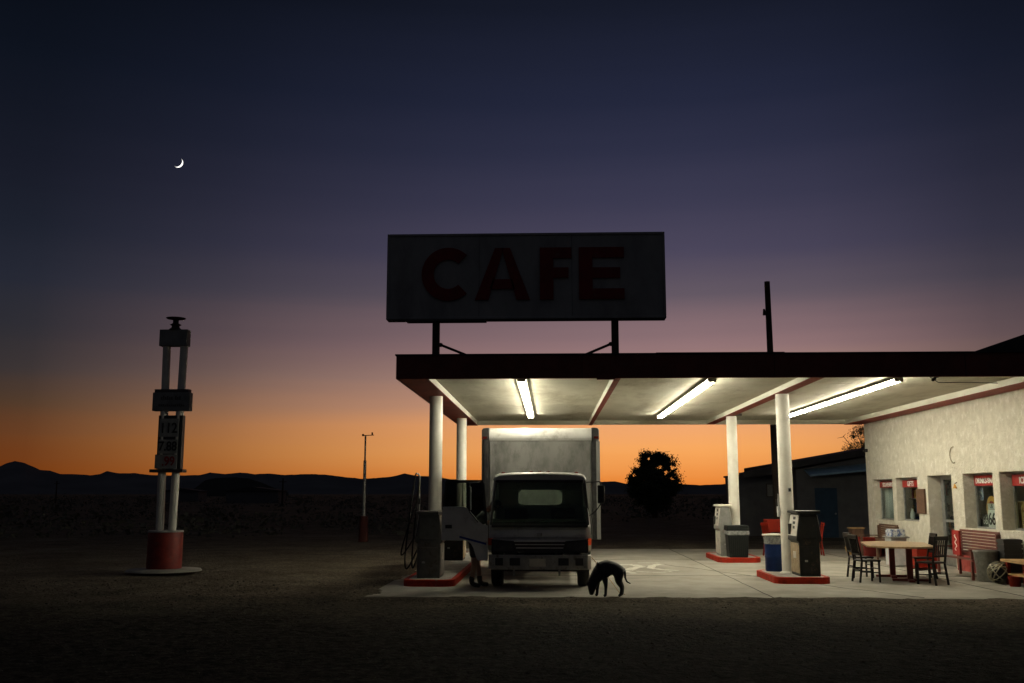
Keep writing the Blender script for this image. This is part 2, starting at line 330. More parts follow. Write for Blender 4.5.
AZ = [(-180,0),(-45,0),(-28.6,0.0),(-23.6,0.14),(-18.5,0.3),(-16.6,0.39),(-13.1,0.53),(-5.7,0.79),(-2.8,0.86),(2.5,0.96),(8.6,1.0),(15,0.89),(19.1,0.68),(23.9,0.37),(30,0.2),(45,0.0),(180,0)]
fa = ramp([(p, (v, v, v)) for p, v in AZ], -180, 180, azim)
mxs = nt.nodes.new('ShaderNodeMix'); mxs.data_type = 'RGBA'
nt.links.new(fa, mxs.inputs[0]); nt.links.new(cd, mxs.inputs[6]); nt.links.new(cb, mxs.inputs[7])
EL_N = [(-2,(26,27,30)),(3,(36,35,38)),(9,(38,37,42)),(20,(36,37,42)),(45,(38,40,46)),(90,(42,45,54))]
cn = ramp([(p, s2l(c)) for p, c in EL_N], -2, 90, elev)
fb = ramp([(p, (v, v, v)) for p, v in ((-180,1),(-75,1),(-38,0),(40,0),(80,1),(180,1))], -180, 180, azim)
mxn = nt.nodes.new('ShaderNodeMix'); mxn.data_type = 'RGBA'
nt.links.new(fb, mxn.inputs[0]); nt.links.new(mxs.outputs[2], mxn.inputs[6]); nt.links.new(cn, mxn.inputs[7])
nt.links.new(mxn.outputs[2], bg.inputs['Color'])
w.cycles.sampling_method = 'MANUAL'; w.cycles.sample_map_resolution = 1024
scene.view_settings.view_transform = 'Standard'; scene.view_settings.look = 'None'
scene.view_settings.exposure = 0; scene.view_settings.gamma = 1
scene.cycles.use_denoising = True
scene.cycles.max_bounces = 10; scene.cycles.transparent_max_bounces = 16
scene.cycles.caustics_reflective = False; scene.cycles.caustics_refractive = False
scene.cycles.sample_clamp_indirect = 4.0

# ------------------------------------------------------------------ ground
APX0, APX1, APY0, APY1 = -3.4, 26.0, 18.5, 34.6
def axis(dense0, dense1, step, far):
    a = []; x = dense0
    while x < dense1: a.append(x); x += step
    st = step
    hi = []
    while x < far: hi.append(x); st *= 1.35; x += st
    lo = []; x = dense0; st = step
    while x > -far: st *= 1.35; x -= st; lo.append(x)
    return lo[::-1] + a + hi + [far*1.3]
xs = axis(-13, 13, 0.11, 9000); ys = axis(6.5, 21.5, 0.11, 9000)
vs = []
def ground_z(x, y):
    inside = min(x-APX0, APX1-x, y-APY0, APY1-y)
    d = math.hypot(x, y-15)
    if d > 80: return -0.05
    n = noise.noise(Vector((x*0.5, y*0.5, 0)))*0.03 + noise.noise(Vector((x*2.3, y*2.3, 3)))*0.016 + noise.noise(Vector((x*6, y*6, 9)))*0.010
    z = -0.03 + n
    if inside > 0.45: z = -0.13
    elif inside > -0.5:
        reach = 0.02 + 0.3*noise.noise(Vector((x*0.9, y*0.9, 20))) + 0.12*noise.noise(Vector((x*3, y*3, 4)))
        z = -0.13 if inside > reach + 0.12 else min(0.02, z + 0.038) if inside < reach else min(0.008, z + 0.03)
    return z
for y in ys:
    for x in xs: vs.append((x, y, ground_z(x, y)))
nx = len(xs)
fs = [(j*nx+i, j*nx+i+1, (j+1)*nx+i+1, (j+1)*nx+i) for j in range(len(ys)-1) for i in range(nx-1)]
g = MB(); g.add(vs, fs, True); tag(g.build('ground', 'dirt'), kind='structure')

# loose stones lying on the dirt
m = MB()
ICO = [(0,0,1),(0.9,0,0.2),(0.25,0.85,0.1),(-0.75,0.5,0.2),(-0.7,-0.55,0.1),(0.3,-0.85,0.2),(0,0,-0.6)]
ICF = [(0,1,2),(0,2,3),(0,3,4),(0,4,5),(0,5,1),(6,2,1),(6,3,2),(6,4,3),(6,5,4),(6,1,5)]
for k in range(5200):
    x = random.uniform(-13, 13); y = 7 + 15*random.random()**0.8
    if x > APX0-0.1 and y > APY0-0.15: continue
    r = random.choice((0.008, 0.012, 0.015, 0.02, 0.03)); a = random.random()*6.3; z = ground_z(x, y)
    ca, sa = math.cos(a)*r, math.sin(a)*r; f1 = random.uniform(0.6, 1.2)
    m.add([(x+p[0]*ca-p[1]*sa*f1, y+p[0]*sa+p[1]*ca*f1, z+p[2]*r*0.7) for p in ICO], ICF)
tag(m.build('gravel', 'pebble'), 'scattered small stones on the dirt lot', 'gravel', kind='stuff')

# concrete apron slabs
m = MB(); m.box(APX0, APX1, APY0, APY1, -0.12, 0.0)
tag(m.build('concrete_apron', 'concrete', bevel=0.012), kind='structure')
m = MB()
for y in (23.4, 28.9): m.box(APX0+0.02, APX1, y-0.009, y+0.009, 0.0, 0.004)
for x in (4.0, 8.6):
    yy = APY0+0.02
    while yy < APY1-0.5:                        # joints wander a little
        dx = noise.noise(Vector((x, yy, 1)))*0.03
        m.bar((x+dx, yy, 0.002), (x+noise.noise(Vector((x, yy+0.5, 1)))*0.03, yy+0.5, 0.002), 0.018, 0.006); yy += 0.5
# a long crack wandering over the slabs
px, py = 3.0, 27.0
for k in range(34):
    nx_, ny_ = px+0.12+random.uniform(-.05, .05), py-0.25+random.uniform(-.06, .06)
    if ny_ < APY0+0.1: break
    m.bar((px, py, 0.002), (nx_, ny_, 0.002), 0.01, 0.005); px, py = nx_, ny_
tag(m.build('slab_joints', 'joint'), kind='structure')
# worn white markings painted on the concrete: what is left of a route shield and digits
m = MB()
def paint(pts, wd):
    for a, b in zip(pts[:-1], pts[1:]): m.bar((a[0], a[1], 0.004), (b[0], b[1], 0.004), wd, 0.004)
paint([(1.75,26.9),(2.15,26.9),(2.3,26.2),(2.05,25.6),(1.85,24.9)], 0.26)
paint([(1.55,26.9),(1.6,25.2),(1.95,24.0)], 0.18)
paint([(2.35,27.6),(2.95,27.7)], 0.10)
paint([(2.9,27.2),(2.62,26.5),(2.5,25.7),(2.75,25.1),(3.1,24.9)], 0.2)
paint([(2.05,24.6),(2.45,24.2),(2.9,24.6)], 0.10)
tag(m.build('painted_marking', 'mark'), kind='structure')

# ------------------------------------------------------------------ mountains and hill
RID = [(-60,1.1),(-52,1.5),(-45,0.9),(-40,1.3),(-36,0.9),(-32,1.2),(-29.257,1.396),(-28.993,1.526),(-28.59,1.659),(-28.123,1.563),(-27.74,1.389),(-27.401,1.214),(-26.93,1.193),(-26.446,1.016),(-25.73,1.022),(-25.002,0.96),(-24.519,1.031),(-24.186,1.191),(-23.537,1.065),(-22.792,1.097),(-22.032,0.995),(-20.758,0.976),(-19.467,1.011),(-18.951,1.149),(-18.159,1.072),(-17.368,1.158),(-16.564,1.08),(-15.758,1.111),(-14.943,1.032),(-13.854,1.092),(-12.754,1.068),(-11.643,0.932),(-10.695,0.834),(-9.801,0.892),(-9.016,0.967),(-8.286,1.137),(-7.719,1.025),(-6.869,0.97),(-5.732,0.83),(-4.594,0.775),(-2.884,0.776),(-0.604,0.662),(1.672,0.661),(2.805,0.671),(3.653,0.698),(4.215,0.574),(5.617,0.489),(7.566,0.525),(8.393,0.485),(9.218,0.511),(10.037,0.537),(10.853,0.563),(13.789,0.528),(16.9,0.573),(20.872,0.61),(24.749,0.49),(30,0.7),(36,0.5),(45,0.9),(60,0.6)]
def ridge(prof, D, depth, jag):
    m = MB(); pts = []
    for (a0, e0), (a1, e1) in zip(prof[:-1], prof[1:]):
        n = max(2, int((a1-a0)/0.12))
        for k in range(n):
            t = k/n; a = a0+(a1-a0)*t; e = e0+(e1-e0)*t + jag*noise.noise(Vector((a*2.2, 0, 0))) + jag*0.5*noise.noise(Vector((a*6, 5, 0)))
            pts.append((a, max(0.02, e)))
    rows = ((-1.0, 0.0), (-0.6, 0.35), (-0.25, 0.75), (0.0, 1.0), (0.5, 0.5), (1.0, 0.0)); vs = []
    for a, e in pts:
        H = D*math.tan(R(e))
        for k, (dd, hh) in enumerate(rows):
            d = D+dd*depth + (depth*0.12*noise.noise(Vector((a*1.3, k, 2))) if 0 < k < 5 and k != 3 else 0)
            z = -0.5 if hh == 0 else (CAMZ+H)*hh*(1 + (0.12*noise.noise(Vector((a*1.7, k*3, 8))) if k != 3 else 0))
            vs.append((d*math.sin(R(a)), d*math.cos(R(a)), z))
    n = len(rows)
    m.add(vs, [(i*n+j, (i+1)*n+j, (i+1)*n+j+1, i*n+j+1) for i in range(len(pts)-1) for j in range(n-1)], True)
    return m
tag(ridge(RID, 5200, 900, 0.02).build('mountains', 'mountain'), kind='structure')
tag(ridge([(-20.6,0.02),(-19.692,0.3),(-19.192,0.72),(-18.676,0.85),(-17.622,0.9),(-16.821,0.82),(-16.17,0.6),(-15.458,0.3),(-14.6,0.02)], 900, 90, 0.02).build('hill', 'hill'), kind='structure')

# desert scrub across the plain
m = MB()
def clump(m, x, y, z, r, h, n):
    for k in range(n):
        a = random.random()*2*PI; rr = r*math.sqrt(random.random()); zz = z+h*random.random()*(1-0.5*(rr/r)**2)
        p = Vector((x+rr*math.cos(a), y+rr*math.sin(a), zz)); s_ = min(r, 1.2)*random.uniform(0.08, 0.2)
        u = Vector((random.uniform(-1,1), random.uniform(-1,1), random.uniform(-.6,.6))).normalized()*s_
        v = Vector((random.uniform(-1,1), random.uniform(-1,1), random.uniform(.2,1))).normalized()*s_
        m.add([p-u, p+u*0.3-v*0.4, p+u, p+v], [(0,1,2,3)])
for k in range(2300):
    a = R(random.uniform(-40, 40)); d = 46+620*random.random()**1.4
    x, y = d*math.sin(a), d*math.cos(a)
    if -2 < x < 26 and y < 70: continue
    big = random.random() < 0.12
    r = random.uniform(0.5, 1.0)*(1.7 if big else 1)*(1+d/700)
    clump(m, x, y, -0.1, r, r*random.uniform(0.7, 1.2), 26)
tag(m.build('desert_scrub', 'scrub'), 'low dark desert scrub across the plain below the mountains', 'scrub', kind='stuff')

# far dwellings and poles on the plain, left of the pumps
for i, (x, y, wd, lab) in enumerate(((-62, 210, 11, 'long low shed far out on the dark plain, left of the wind vane pole'),
                                     (-92, 250, 9, 'small low shed on the far plain just right of the price sign'))):
    t = thing('distant_shed', lab, 'shed', (x, y, -0.05), group='far sheds on the plain')
    MB().box(-wd/2, wd/2, -3, 3, 0, 2.4).build('wall', 'block', t)
    MB().prism([(-wd/2-.3, 2.4), (wd/2+.3, 2.4), (wd/2+.3, 2.6), (0, 3.3), (-wd/2-.3, 2.6)], 'y', -3.3, 3.3).build('roof', 'roof', t)
for x, y, h, lab in ((-43, 160, 4.4, 'thin far utility pole between the price sign and wind vane pole'),
                     (-103, 206, 4.6, 'thin far utility pole at the far left under the mountain peak')):
    t = thing('utility_pole', lab, 'pole', (x, y, -0.1), group='far utility poles')
    MB().cyl((0,0,0), (0,0,h), 0.16, 0.11, n=8).build('pole', 'poleweathered', t)
    MB().box(-0.6, 0.6, -0.05, 0.05, h-0.6, h-0.5).build('crossarm', 'poleweathered', t)

# ------------------------------------------------------------------ moon
d = Vector((-0.37142863, 0.94772236, 0.32909037)).normalized(); D = 6000.0
right = d.cross(Vector((0,0,1))).normalized()
c = Vector((0, 0, CAMZ)) + d*D - right*(1.0/995*D); rad = 4.7/995*D; up = right.cross(d)
lit = (right*0.80 - up*0.60).normalized()       # towards the set sun
axis_ = lit.cross(d).normalized()               # through the horns
vs = []; fs = []; NU, NV = 14, 28
for j in range(NV+1):
    b = -PI/2 + PI*j/NV
    for i in range(NU+1):
        a = R(38)*i/NU*1.18                      # from the limb inwards
        n = (lit*math.cos(a) - d*math.sin(a))*math.cos(b) + axis_*math.sin(b)
        vs.append(c + n*rad)
fs = [(j*(NU+1)+i, j*(NU+1)+i+1, (j+1)*(NU+1)+i+1, (j+1)*(NU+1)+i) for j in range(NV) for i in range(NU)]
tag(MB().add(vs, fs, True).build('moon', 'moon'), 'thin white crescent moon high in the dusk sky', 'moon')

# ------------------------------------------------------------------ canopy
can = thing('service_canopy', 'flat gas station canopy with dark red fascia on white posts, lit from below', 'canopy', (0,0,0))
X0, X1, Y0, Y1 = -2.99, 10.0, 19.1, 32.55
ZB, ZS, ZT = 4.05, 4.2, 4.51
m = MB()
m.box(X0, 12.6, Y0, Y0+0.06, ZB, ZT)
m.build('fascia', 'fascia', can, bevel=0.008)
MB().box(X0, X0+0.06, Y0+0.062, Y1, ZB, ZT).build('fascia', 'fascia', can, bevel=0.008)
m = MB(); m.box(X0+0.062, X1-0.01, Y1-0.06, Y1, ZB+0.02, ZT-0.02)
m.build('rear_fascia', 'cream', can, bevel=0.006)
# the thin lip on top of the fascia, patched and slightly uneven
m = MB(); x = X0-0.02
while x < 12.6:
    L = random.uniform(1.6, 3.1); dz = random.uniform(-0.006, 0.01); m.box(x, min(x+L-0.004, 12.62), Y0-0.025, Y0+0.1, ZT+0.001+dz, ZT+0.028+dz); x += L
m.box(X0-0.025, X0+0.1, Y0+0.12, Y1, ZT+0.001, ZT+0.026)
m.build('roof_edge', 'roof', can)
MB().box(X0+0.1, X1+0.3, Y0+0.1, Y1-0.061, ZT-0.14, ZT-0.03).build('roof_deck', 'roof', can)
MB().box(0.9, 1.25, Y0-0.012, Y0-0.001, ZB-0.03, ZB+0.06).build('repair_patch', 'fascia', can)
for x in (0.62, 4.3, 7.9): MB().box(x-0.004, x+0.004, Y0-0.006, Y0-0.001, ZB, ZT).build('fascia_joint', 'black', can)
# ceiling boards
m = MB(); yy = Y0+0.062; k = 0
while yy < Y1-0.08:
    y2 = min(yy+1.22, Y1-0.062); m.box(-2.36, 9.46, yy, y2-0.004, ZS+0.002*(k % 2), ZS+0.03); yy = y2; k += 1
m.build('ceiling_board', 'soffit', can)
# beams: white sides, red undersides
def beam(xa, xb, zb=ZB, left=True):
    MB().box(xa, xb, Y0+0.063, Y1-0.063, zb+0.012, ZS-0.002).build('beam', 'cream', can)
    MB().box(xa-0.004, xb+0.004, Y0+0.064, Y1-0.064, zb, zb+0.0115).build('beam_underside', 'beamred', can)
beam(-2.925, -2.37)
beam(1.25, 1.36)
beam(5.06, 5.30, 4.07)
beam(9.46, 9.985)
# rear stiffener seen under the back edge
MB().box(-2.36, 9.45, Y1-0.21, Y1-0.065, ZB+0.03, ZS-0.003).build('beam', 'cream', can)
MB().box(-2.37, 9.45, Y0+0.063, Y0+0.11, ZS-0.05, ZS-0.003).build('beam', 'cream', can)
for x, y in ((-2.6, 22.6), (-2.61, 29.3), (5.23, 22.6), (5.26, 29.15)):
    ztop = ZB-0.001 if x < 0 else 4.069
    c = MB(); c.cyl((x, y, 0.13), (x, y, ztop), 0.152, 0.148, n=36, cap=False); col = c.build('column', 'post', can)
    MB().lathe((x, y, 0.13), [(0.2, 0.0), (0.2, 0.015), (0.165, 0.03), (0.153, 0.04)], n=32).build('base_plate', 'post', col)
# wires stapled to the ceiling near the wall
m = MB(); m.tube([(7.72, 20.4, 4.19), (8.1, 21.0, 4.15), (8.35, 21.3, 4.18), (8.9, 21.2, 4.17), (9.46, 21.3, 4.16)], 0.008)
m.build('ceiling_wire', 'black', can)
MB().box(5.33, 5.6, 29.3, 29.45, 4.11, 4.17).build('junction_box', 'steel', can)

# fluorescent lamps
def lamp(x, y0, y1, label):
    t = thing('fluorescent_lamp', label, 'ceiling lamp', (x, y0, ZS), group='fluorescent lamps under the canopy')
    L = y1-y0; n = int(round(L/2.44)); seg = L/n
    for k in range(n):
        a, b = k*seg+0.01, (k+1)*seg-0.01
        h = MB(); h.prism([(-0.06, -0.003), (0.06, -0.003), (0.07, -0.03), (0.104, -0.052), (0.104, -0.056), (0.05, -0.052), (-0.05, -0.052), (-0.104, -0.056), (-0.104, -0.052), (-0.07, -0.03)], 'y', a, b); h.build('housing', 'lamphouse', t)
        MB().box(-0.085, 0.085, a-0.008, a+0.03, -0.105, -0.05).build('end_cap', 'lamphouse', t); MB().box(-0.085, 0.085, b-0.03, b+0.008, -0.105, -0.05).build('end_cap', 'lamphouse', t)
        for sx in (-0.045, 0.045):
            MB().cyl((sx, a+0.035, -0.086), (sx, b-0.035, -0.086), 0.019, n=12).build('tube', 'tube', t)
    return t
lamp(-0.58, 20.05, 29.85, 'leftmost bright fluorescent ceiling lamp, above the white truck')
lamp(3.3, 20.3, 30.1, 'middle bright fluorescent ceiling lamp, between truck bay and right pumps')
lamp(7.06, 20.3, 30.1, 'rightmost bright fluorescent ceiling lamp, nearest the stucco wall')

# little security camera under the front edge
t = thing('security_camera', 'small dark security camera hanging under the front edge of the canopy', 'camera', (7.72, 20.05, 4.2))
MB().cyl((0,0,0), (0,0,-0.06), 0.03, n=12).build('bracket', 'black', t)
MB().cyl((-0.03, 0.05, -0.075), (-0.12, -0.09, -0.115), 0.034, 0.03, n=14).build('housing', 'black', t)

# ------------------------------------------------------------------ CAFE sign
sg = thing('cafe_sign', 'large white rectangular rooftop sign with dark red CAFE letters', 'sign', (-0.48, 19.5, 4.4))
hw, zb, zt = 2.79, 0.89, 2.645
MB().box(-hw+0.05, hw-0.05, 0.0, 0.3, zb+0.05, zt-0.05).build('panel', 'signwhite', sg)
MB().box(-hw, hw, -0.02, 0.32, zt-0.05, zt).box(-hw, hw, -0.02, 0.32, zb, zb+0.05).box(-hw, -hw+0.05, -0.02, 0.32, zb+0.051, zt-0.051).box(hw-0.05, hw, -0.02, 0.32, zb+0.051, zt-0.051).build('frame', 'signwhite', sg, bevel=0.008)
for x in (-0.93, 0.93): MB().box(x-0.003, x+0.003, -0.003, -0.0005, zb+0.05, zt-0.05).build('panel_seam', 'signedge', sg)
MB().box(-hw+0.4, -hw+2.0, -0.01, 0.25, zb-0.035, zb-0.001).build('conduit', 'signedge', sg)
LZ0, LZ1, LY0, LY1 = 1.275, 2.335, -0.035, -0.004
def letter(poly, name='letter'):
    m_ = MB()
    for p in poly: m_.prism(p, 'y', LY0, LY1)
    return m_.build(name, 'letter', sg)
# C
cx, cz, ro, ri, th = -1.55, 1.805, 0.545, 0.30, 46
P = []
a0, a1 = R(46), R(314); n = 36
outer = [(cx+ro*0.98*math.cos(a0+(a1-a0)*i/n), cz+ro*math.sin(a0+(a1-a0)*i/n)) for i in range(n+1)]
inner = [(cx+ri*0.98*math.cos(a0+(a1-a0)*i/n), cz+ri*math.sin(a0+(a1-a0)*i/n)) for i in range(n+1)]
mC = MB()
for i in range(n):
    vs = [(p[0], y, p[1]) for y in (LY0, LY1) for p in (outer[i], outer[i+1], inner[i+1], inner[i])]
    fs = [(0,1,2,3),(7,6,5,4),(0,4,5,1),(2,6,7,3)]
    if i == 0: fs.append((0,3,7,4))
    if i == n-1: fs.append((1,5,6,2))
    mC.add(vs, fs)
mC.build('letter', 'letter', sg)
xa, xb = -1.01, 0.09; xm = (xa+xb)/2
letter([[(xa, LZ0), (xa+0.27, LZ0), (xm+0.02, LZ1), (xm-0.15, LZ1)], [(xb-0.27, LZ0), (xb, LZ0), (xm+0.15, LZ1), (xm-0.0201, LZ1)],
        [(xa+0.3, LZ0+0.22), (xb-0.3, LZ0+0.22), (xb-0.36, LZ0+0.42), (xa+0.36, LZ0+0.42)]])
fx = 0.29
letter([[(fx, LZ0), (fx+0.27, LZ0), (fx+0.27, LZ1), (fx, LZ1)], [(fx+0.271, LZ1-0.22), (fx+0.63, LZ1-0.22), (fx+0.63, LZ1), (fx+0.271, LZ1)],
        [(fx+0.271, LZ0+0.44), (fx+0.57, LZ0+0.44), (fx+0.57, LZ0+0.65), (fx+0.271, LZ0+0.65)]])
ex = 1.07
letter([[(ex, LZ0), (ex+0.27, LZ0), (ex+0.27, LZ1), (ex, LZ1)]] + [[(ex+0.271, z), (ex+wd, z), (ex+wd, z+0.215), (ex+0.271, z+0.215)] for z, wd in ((LZ0, 0.9), (LZ0+0.43, 0.82), (LZ1-0.215, 0.9))])
for x in (-1.80, 1.78):
    MB().box(x-0.07, x+0.07, 0.09, 0.22, 0.0, zb-0.002).build('post', 'steel', sg)
    MB().box(x-0.14, x+0.14, 0.02, 0.29, -0.01, 0.02).build('base_plate', 'steel', sg)
MB().bar((-1.72, 0.3, 0.42), (-0.95, 0.5, 0.13), 0.045).ball((-1.72, 0.3, 0.42), 0.045, 8, 6).build('brace', 'steel', sg)
MB().bar((1.70, 0.3, 0.42), (0.95, 0.5, 0.13), 0.045).ball((1.70, 0.3, 0.42), 0.045, 8, 6).build('brace', 'steel', sg)

# ------------------------------------------------------------------ pump islands
def island(x0, x1, y0, y1, label, ch=0.22):
    t = thing('pump_island', label, 'kerbed island', ((x0+x1)/2, (y0+y1)/2, 0), group='red-kerbed pump islands')
    hx, hy = (x1-x0)/2, (y1-y0)/2
    def ring(i):
        h_, k_ = hx-i, hy-i; pts = []
        for cx_, cy_, a in ((h_-ch, -k_+ch, -90), (h_-ch, k_-ch, 0), (-h_+ch, k_-ch, 90), (-h_+ch, -k_+ch, 180)):
            for q in range(7):
                an = R(a+15*q); pts.append((cx_+(ch)*math.cos(an), cy_+(ch)*math.sin(an)))
        return pts
    o, i_ = ring(0), ring(0.09)
    n = len(o); m_ = MB()
    vs = [(p[0], p[1], 0.001) for p in o]+[(p[0], p[1], 0.135) for p in o]+[(p[0], p[1], 0.135) for p in i_]+[(p[0], p[1], 0.001) for p in i_]
    fs = []
    for a in range(n):
        b = (a+1) % n
        fs += [(a, b, n+b, n+a), (n+a, n+b, 2*n+b, 2*n+a), (2*n+a, 2*n+b, 3*n+b, 3*n+a)]
    m_.add(vs, fs).build('kerb', 'kerb_red', t, bevel=0.01)
    MB().prism(ring(0.092), 'z', 0.002, 0.131).build('island_top', 'kerb_top', t)
    return t
island(-3.0, -1.95, 20.45, 30.4, 'long red-kerbed concrete island under the left posts beside the truck')
island(4.66, 5.82, 21.35, 23.5, 'nearer right red-kerbed island with the black pump and blue barrel')
island(4.56, 5.72, 27.75, 30.4, 'farther right red-kerbed island with the grey pump and dark bin', ch=0.3)

# ------------------------------------------------------------------ fuel pumps
def pump(label, loc, side='pumpdark', face='pumpwhite', low='pumptan', cap='pumpdark', rz=0.0, W=0.25, D=0.39, H=1.36):
    t = thing('fuel_pump', label, 'fuel pump', loc, rz, group='old fuel pumps on the islands')
    MB().prism([(-W, 0.0), (W, 0.0), (W, 0.70), (W+0.055, 0.74), (W+0.05, 0.8), (W-0.03, H-0.06), (-W+0.03, H-0.06), (-W-0.05, 0.8), (-W-0.055, 0.74), (-W, 0.70)], 'y', -D, D).build('cabinet', side, t, bevel=0.012)
    MB().box(-W-0.04, W+0.04, -D-0.03, D+0.03, H-0.058, H).build('cap', cap, t, bevel=0.012)
    MB().box(-W+0.04, W-0.04, -D-0.012, -D-0.001, 0.08, 0.62).box(-W+0.04, W-0.06, -D-0.012, -D-0.001, 0.78, 1.22).build('side_panel', side, t, bevel=0.006)
    MB().box(-W+0.1, -W+0.16, -D-0.02, -D-0.013, 0.3, 0.34).build('lock', 'alum', t)
    for s in (-1, 1):
        d_ = MB()
        p0, p1 = Vector((s*(W+0.054), 0, 0.83)), Vector((s*(W-0.012), 0, H-0.09))
        n_ = Vector((s*(H-0.92), 0, 0.066)).normalized()
        a, b = p0, p1
        d_.add([(a.x, -D+0.03, a.z), (a.x, D-0.03, a.z), (b.x, D-0.03, b.z), (b.x, -D+0.03, b.z)] + [(v_[0]-s*0.012, v_[1], v_[2]) for v_ in ((a.x, -D+0.03, a.z), (a.x, D-0.03, a.z), (b.x, D-0.03, b.z), (b.x, -D+0.03, b.z))],
               [(0,1,2,3),(7,6,5,4),(0,4,5,1),(1,5,6,2),(2,6,7,3),(3,7,4,0)])
        disp = d_.build('display', face, t)
        # dark number windows
        wn = MB()
        for q, (zf, y0_, y1_) in enumerate(((0.78, -0.17, 0.05), (0.56, -0.17, 0.05), (0.34, -0.17, 0.0))):
            pa = a.lerp(b, zf); pb = a.lerp(b, zf+0.13)
            wn.add([(pa.x+s*0.004, y0_, pa.z), (pa.x+s*0.004, y1_, pa.z), (pb.x+s*0.004, y1_, pb.z), (pb.x+s*0.004, y0_, pb.z)], [(0,1,2,3)])
        wn.build('number_window', 'black', disp)
        lp = MB(); lp.box(min(s*W, s*(W+0.012)), max(s*W, s*(W+0.012)), -D+0.03, D-0.03, 0.06, 0.68); lo = lp.build('lower_panel', low, t)
        MB().box(min(s*(W+0.013), s*(W+0.02)), max(s*(W+0.013), s*(W+0.02)), -0.12, 0.1, 0.36, 0.5).build('label_plate', 'pumpwhite', lo)
    return t
def nozzle_hose(t, s, W=0.25):
    MB().box(min(s*(W+0.015), s*(W+0.09)), max(s*(W+0.015), s*(W+0.09)), 0.14, 0.2, 0.85, 1.08).build('nozzle', 'blackplastic', t, bevel=0.008)
p = pump('dark fuel pump with hose mast on the left island in front of the post', (-2.53, 21.3, 0.131), side='pumpmid', face='pumpwhite', low='pumpgrey', cap='pumpmid', W=0.235)
nozzle_hose(p, 1); nozzle_hose(p, -1)
# hose mast with hanging loops
MB().tube([(-0.27, 0.1, 1.2), (-0.27, 0.1, 2.08), (-0.29, 0.08, 2.13), (-0.34, 0.04, 2.15)], 0.018).build('hose_mast', 'galv', p)
MB().box(-0.29, -0.25, 0.06, 0.12, 1.5, 1.62).build('mast_clamp', 'blackplastic', p)
def hosepts(x0, z0, x1, z1, xm_, zm, y, n=14):
    return [((1-t)**3*x0+3*(1-t)**2*t*(xm_-0.04)+3*(1-t)*t*t*(xm_+0.02)+t**3*x1, y+0.04*math.sin(t*3), (1-t)**3*z0+3*(1-t)**2*t*zm+3*(1-t)*t*t*zm+t**3*z1) for t in [k/n for k in range(n+1)]]
MB().tube(hosepts(-0.34, 2.14, -0.26, 0.62, -0.62, -0.15, 0.0), 0.016, n=8).build('hose', 'rubber', p)
MB().tube(hosepts(-0.28, 1.95, -0.26, 0.55, -0.46, -0.1, 0.14), 0.016, n=8).build('hose', 'rubber', p)
MB().tube(hosepts(-0.3, 1.55, -0.26, 0.95, -0.72, 0.2, -0.1), 0.014, n=8).build('hose', 'rubber', p)
MB().box(0.2, 0.29, -0.43, -0.421, 1.29, 1.36).build('price_topper', 'pumpwhite', p)

p = pump('dark fuel pump standing behind the open truck door on the left island', (-2.55, 26.8, 0.131), side='pumpdark')
nozzle_hose(p, 1)
MB().tube([(0.2, 0.1, 1.3), (0.2, 0.1, 2.0), (0.23, 0.1, 2.05)], 0.018).build('hose_mast', 'galv', p)
p = pump('black-sided fuel pump with worn tan face on the nearer right island', (5.45, 22.02, 0.131), W=0.21)
nozzle_hose(p, -1, 0.21)
p = pump('pale grey fuel pump with cream cap on the farther right island', (4.9, 29.0, 0.131), side='pumpgrey', low='pumpwhite', cap='cream', W=0.15, D=0.4, H=1.42)
nozzle_hose(p, -1, 0.15)

# junction on right column
t = thing('switch_box', 'small white electric switch box strapped to the near right post', 'switch box', (5.07, 22.6, 1.35))
MB().box(-0.045, 0.005, -0.05, 0.05, 0, 0.22).build('box', 'whitemetal', t, bevel=0.006)
MB().cyl((-0.02, 0, 0.22), (-0.02, 0, 0.5), 0.01, n=8).build('conduit', 'whitemetal', t)
t = thing('post_sticker', 'small dark square sticker on the near right white post', 'sticker', (5.27, 22.442, 1.9))
MB().box(-0.02, 0.035, -0.004, 0.004, 0, 0.07).build('print', 'black', t)
MB().box(-0.028, 0.043, -0.001, 0.006, -0.012, 0.082).build('backing', 'whitemetal', t)

# ------------------------------------------------------------------ bins
t = thing('litter_bin', 'dark grey square litter bin with liner band on the far right island', 'litter bin', (5.12, 28.15, 0.131))
MB().prism([(-0.25, 0), (0.25, 0), (0.28, 0.62), (-0.28, 0.62)], 'y', -0.25, 0.25).build('body', 'binplastic', t, bevel=0.02)
MB().box(-0.3, 0.3, -0.27, 0.27, 0.6, 0.72).build('liner', 'liner', t, bevel=0.02)
MB().prism([(-0.31, 0.72), (0.31, 0.72), (0.29, 0.86), (-0.29, 0.86)], 'y', -0.28, 0.28).build('lid', 'binplastic', t, bevel=0.02)
m = MB()
for k in range(9): m.box(-0.22+k*0.052, -0.2+k*0.052, -0.265, -0.2501, 0.06, 0.55)
m.build('rib', 'binplastic', t)
t = thing('barrel_bin', 'blue plastic barrel bin with clear liner and pale lid behind the post', 'barrel', (5.03, 23.12, 0.131))
MB().lathe((0,0,0), [(0.19, 0), (0.205, 0.03), (0.205, 0.3), (0.212, 0.32), (0.205, 0.34), (0.21, 0.61)]).build('body', 'blueplastic', t)
MB().lathe((0,0,0.5), [(0.214, 0.1), (0.222, 0.13), (0.216, 0.18), (0.228, 0.25), (0.215, 0.28)]).build('liner', 'liner', t)
MB().lathe((0,0,0.785), [(0.255, 0), (0.262, 0.015), (0.255, 0.03), (0.1, 0.045)]).build('lid', 'lid', t)

# ------------------------------------------------------------------ box truck
tr = thing('box_truck', 'white cab-over box truck parked under the canopy with its passenger door open', 'truck', (-0.22, 19.75, 0))
def tb(name, m_, mb, parent=tr, bevel=0.0, **k): return mb.build(name, m_, parent, bevel=bevel, **k)
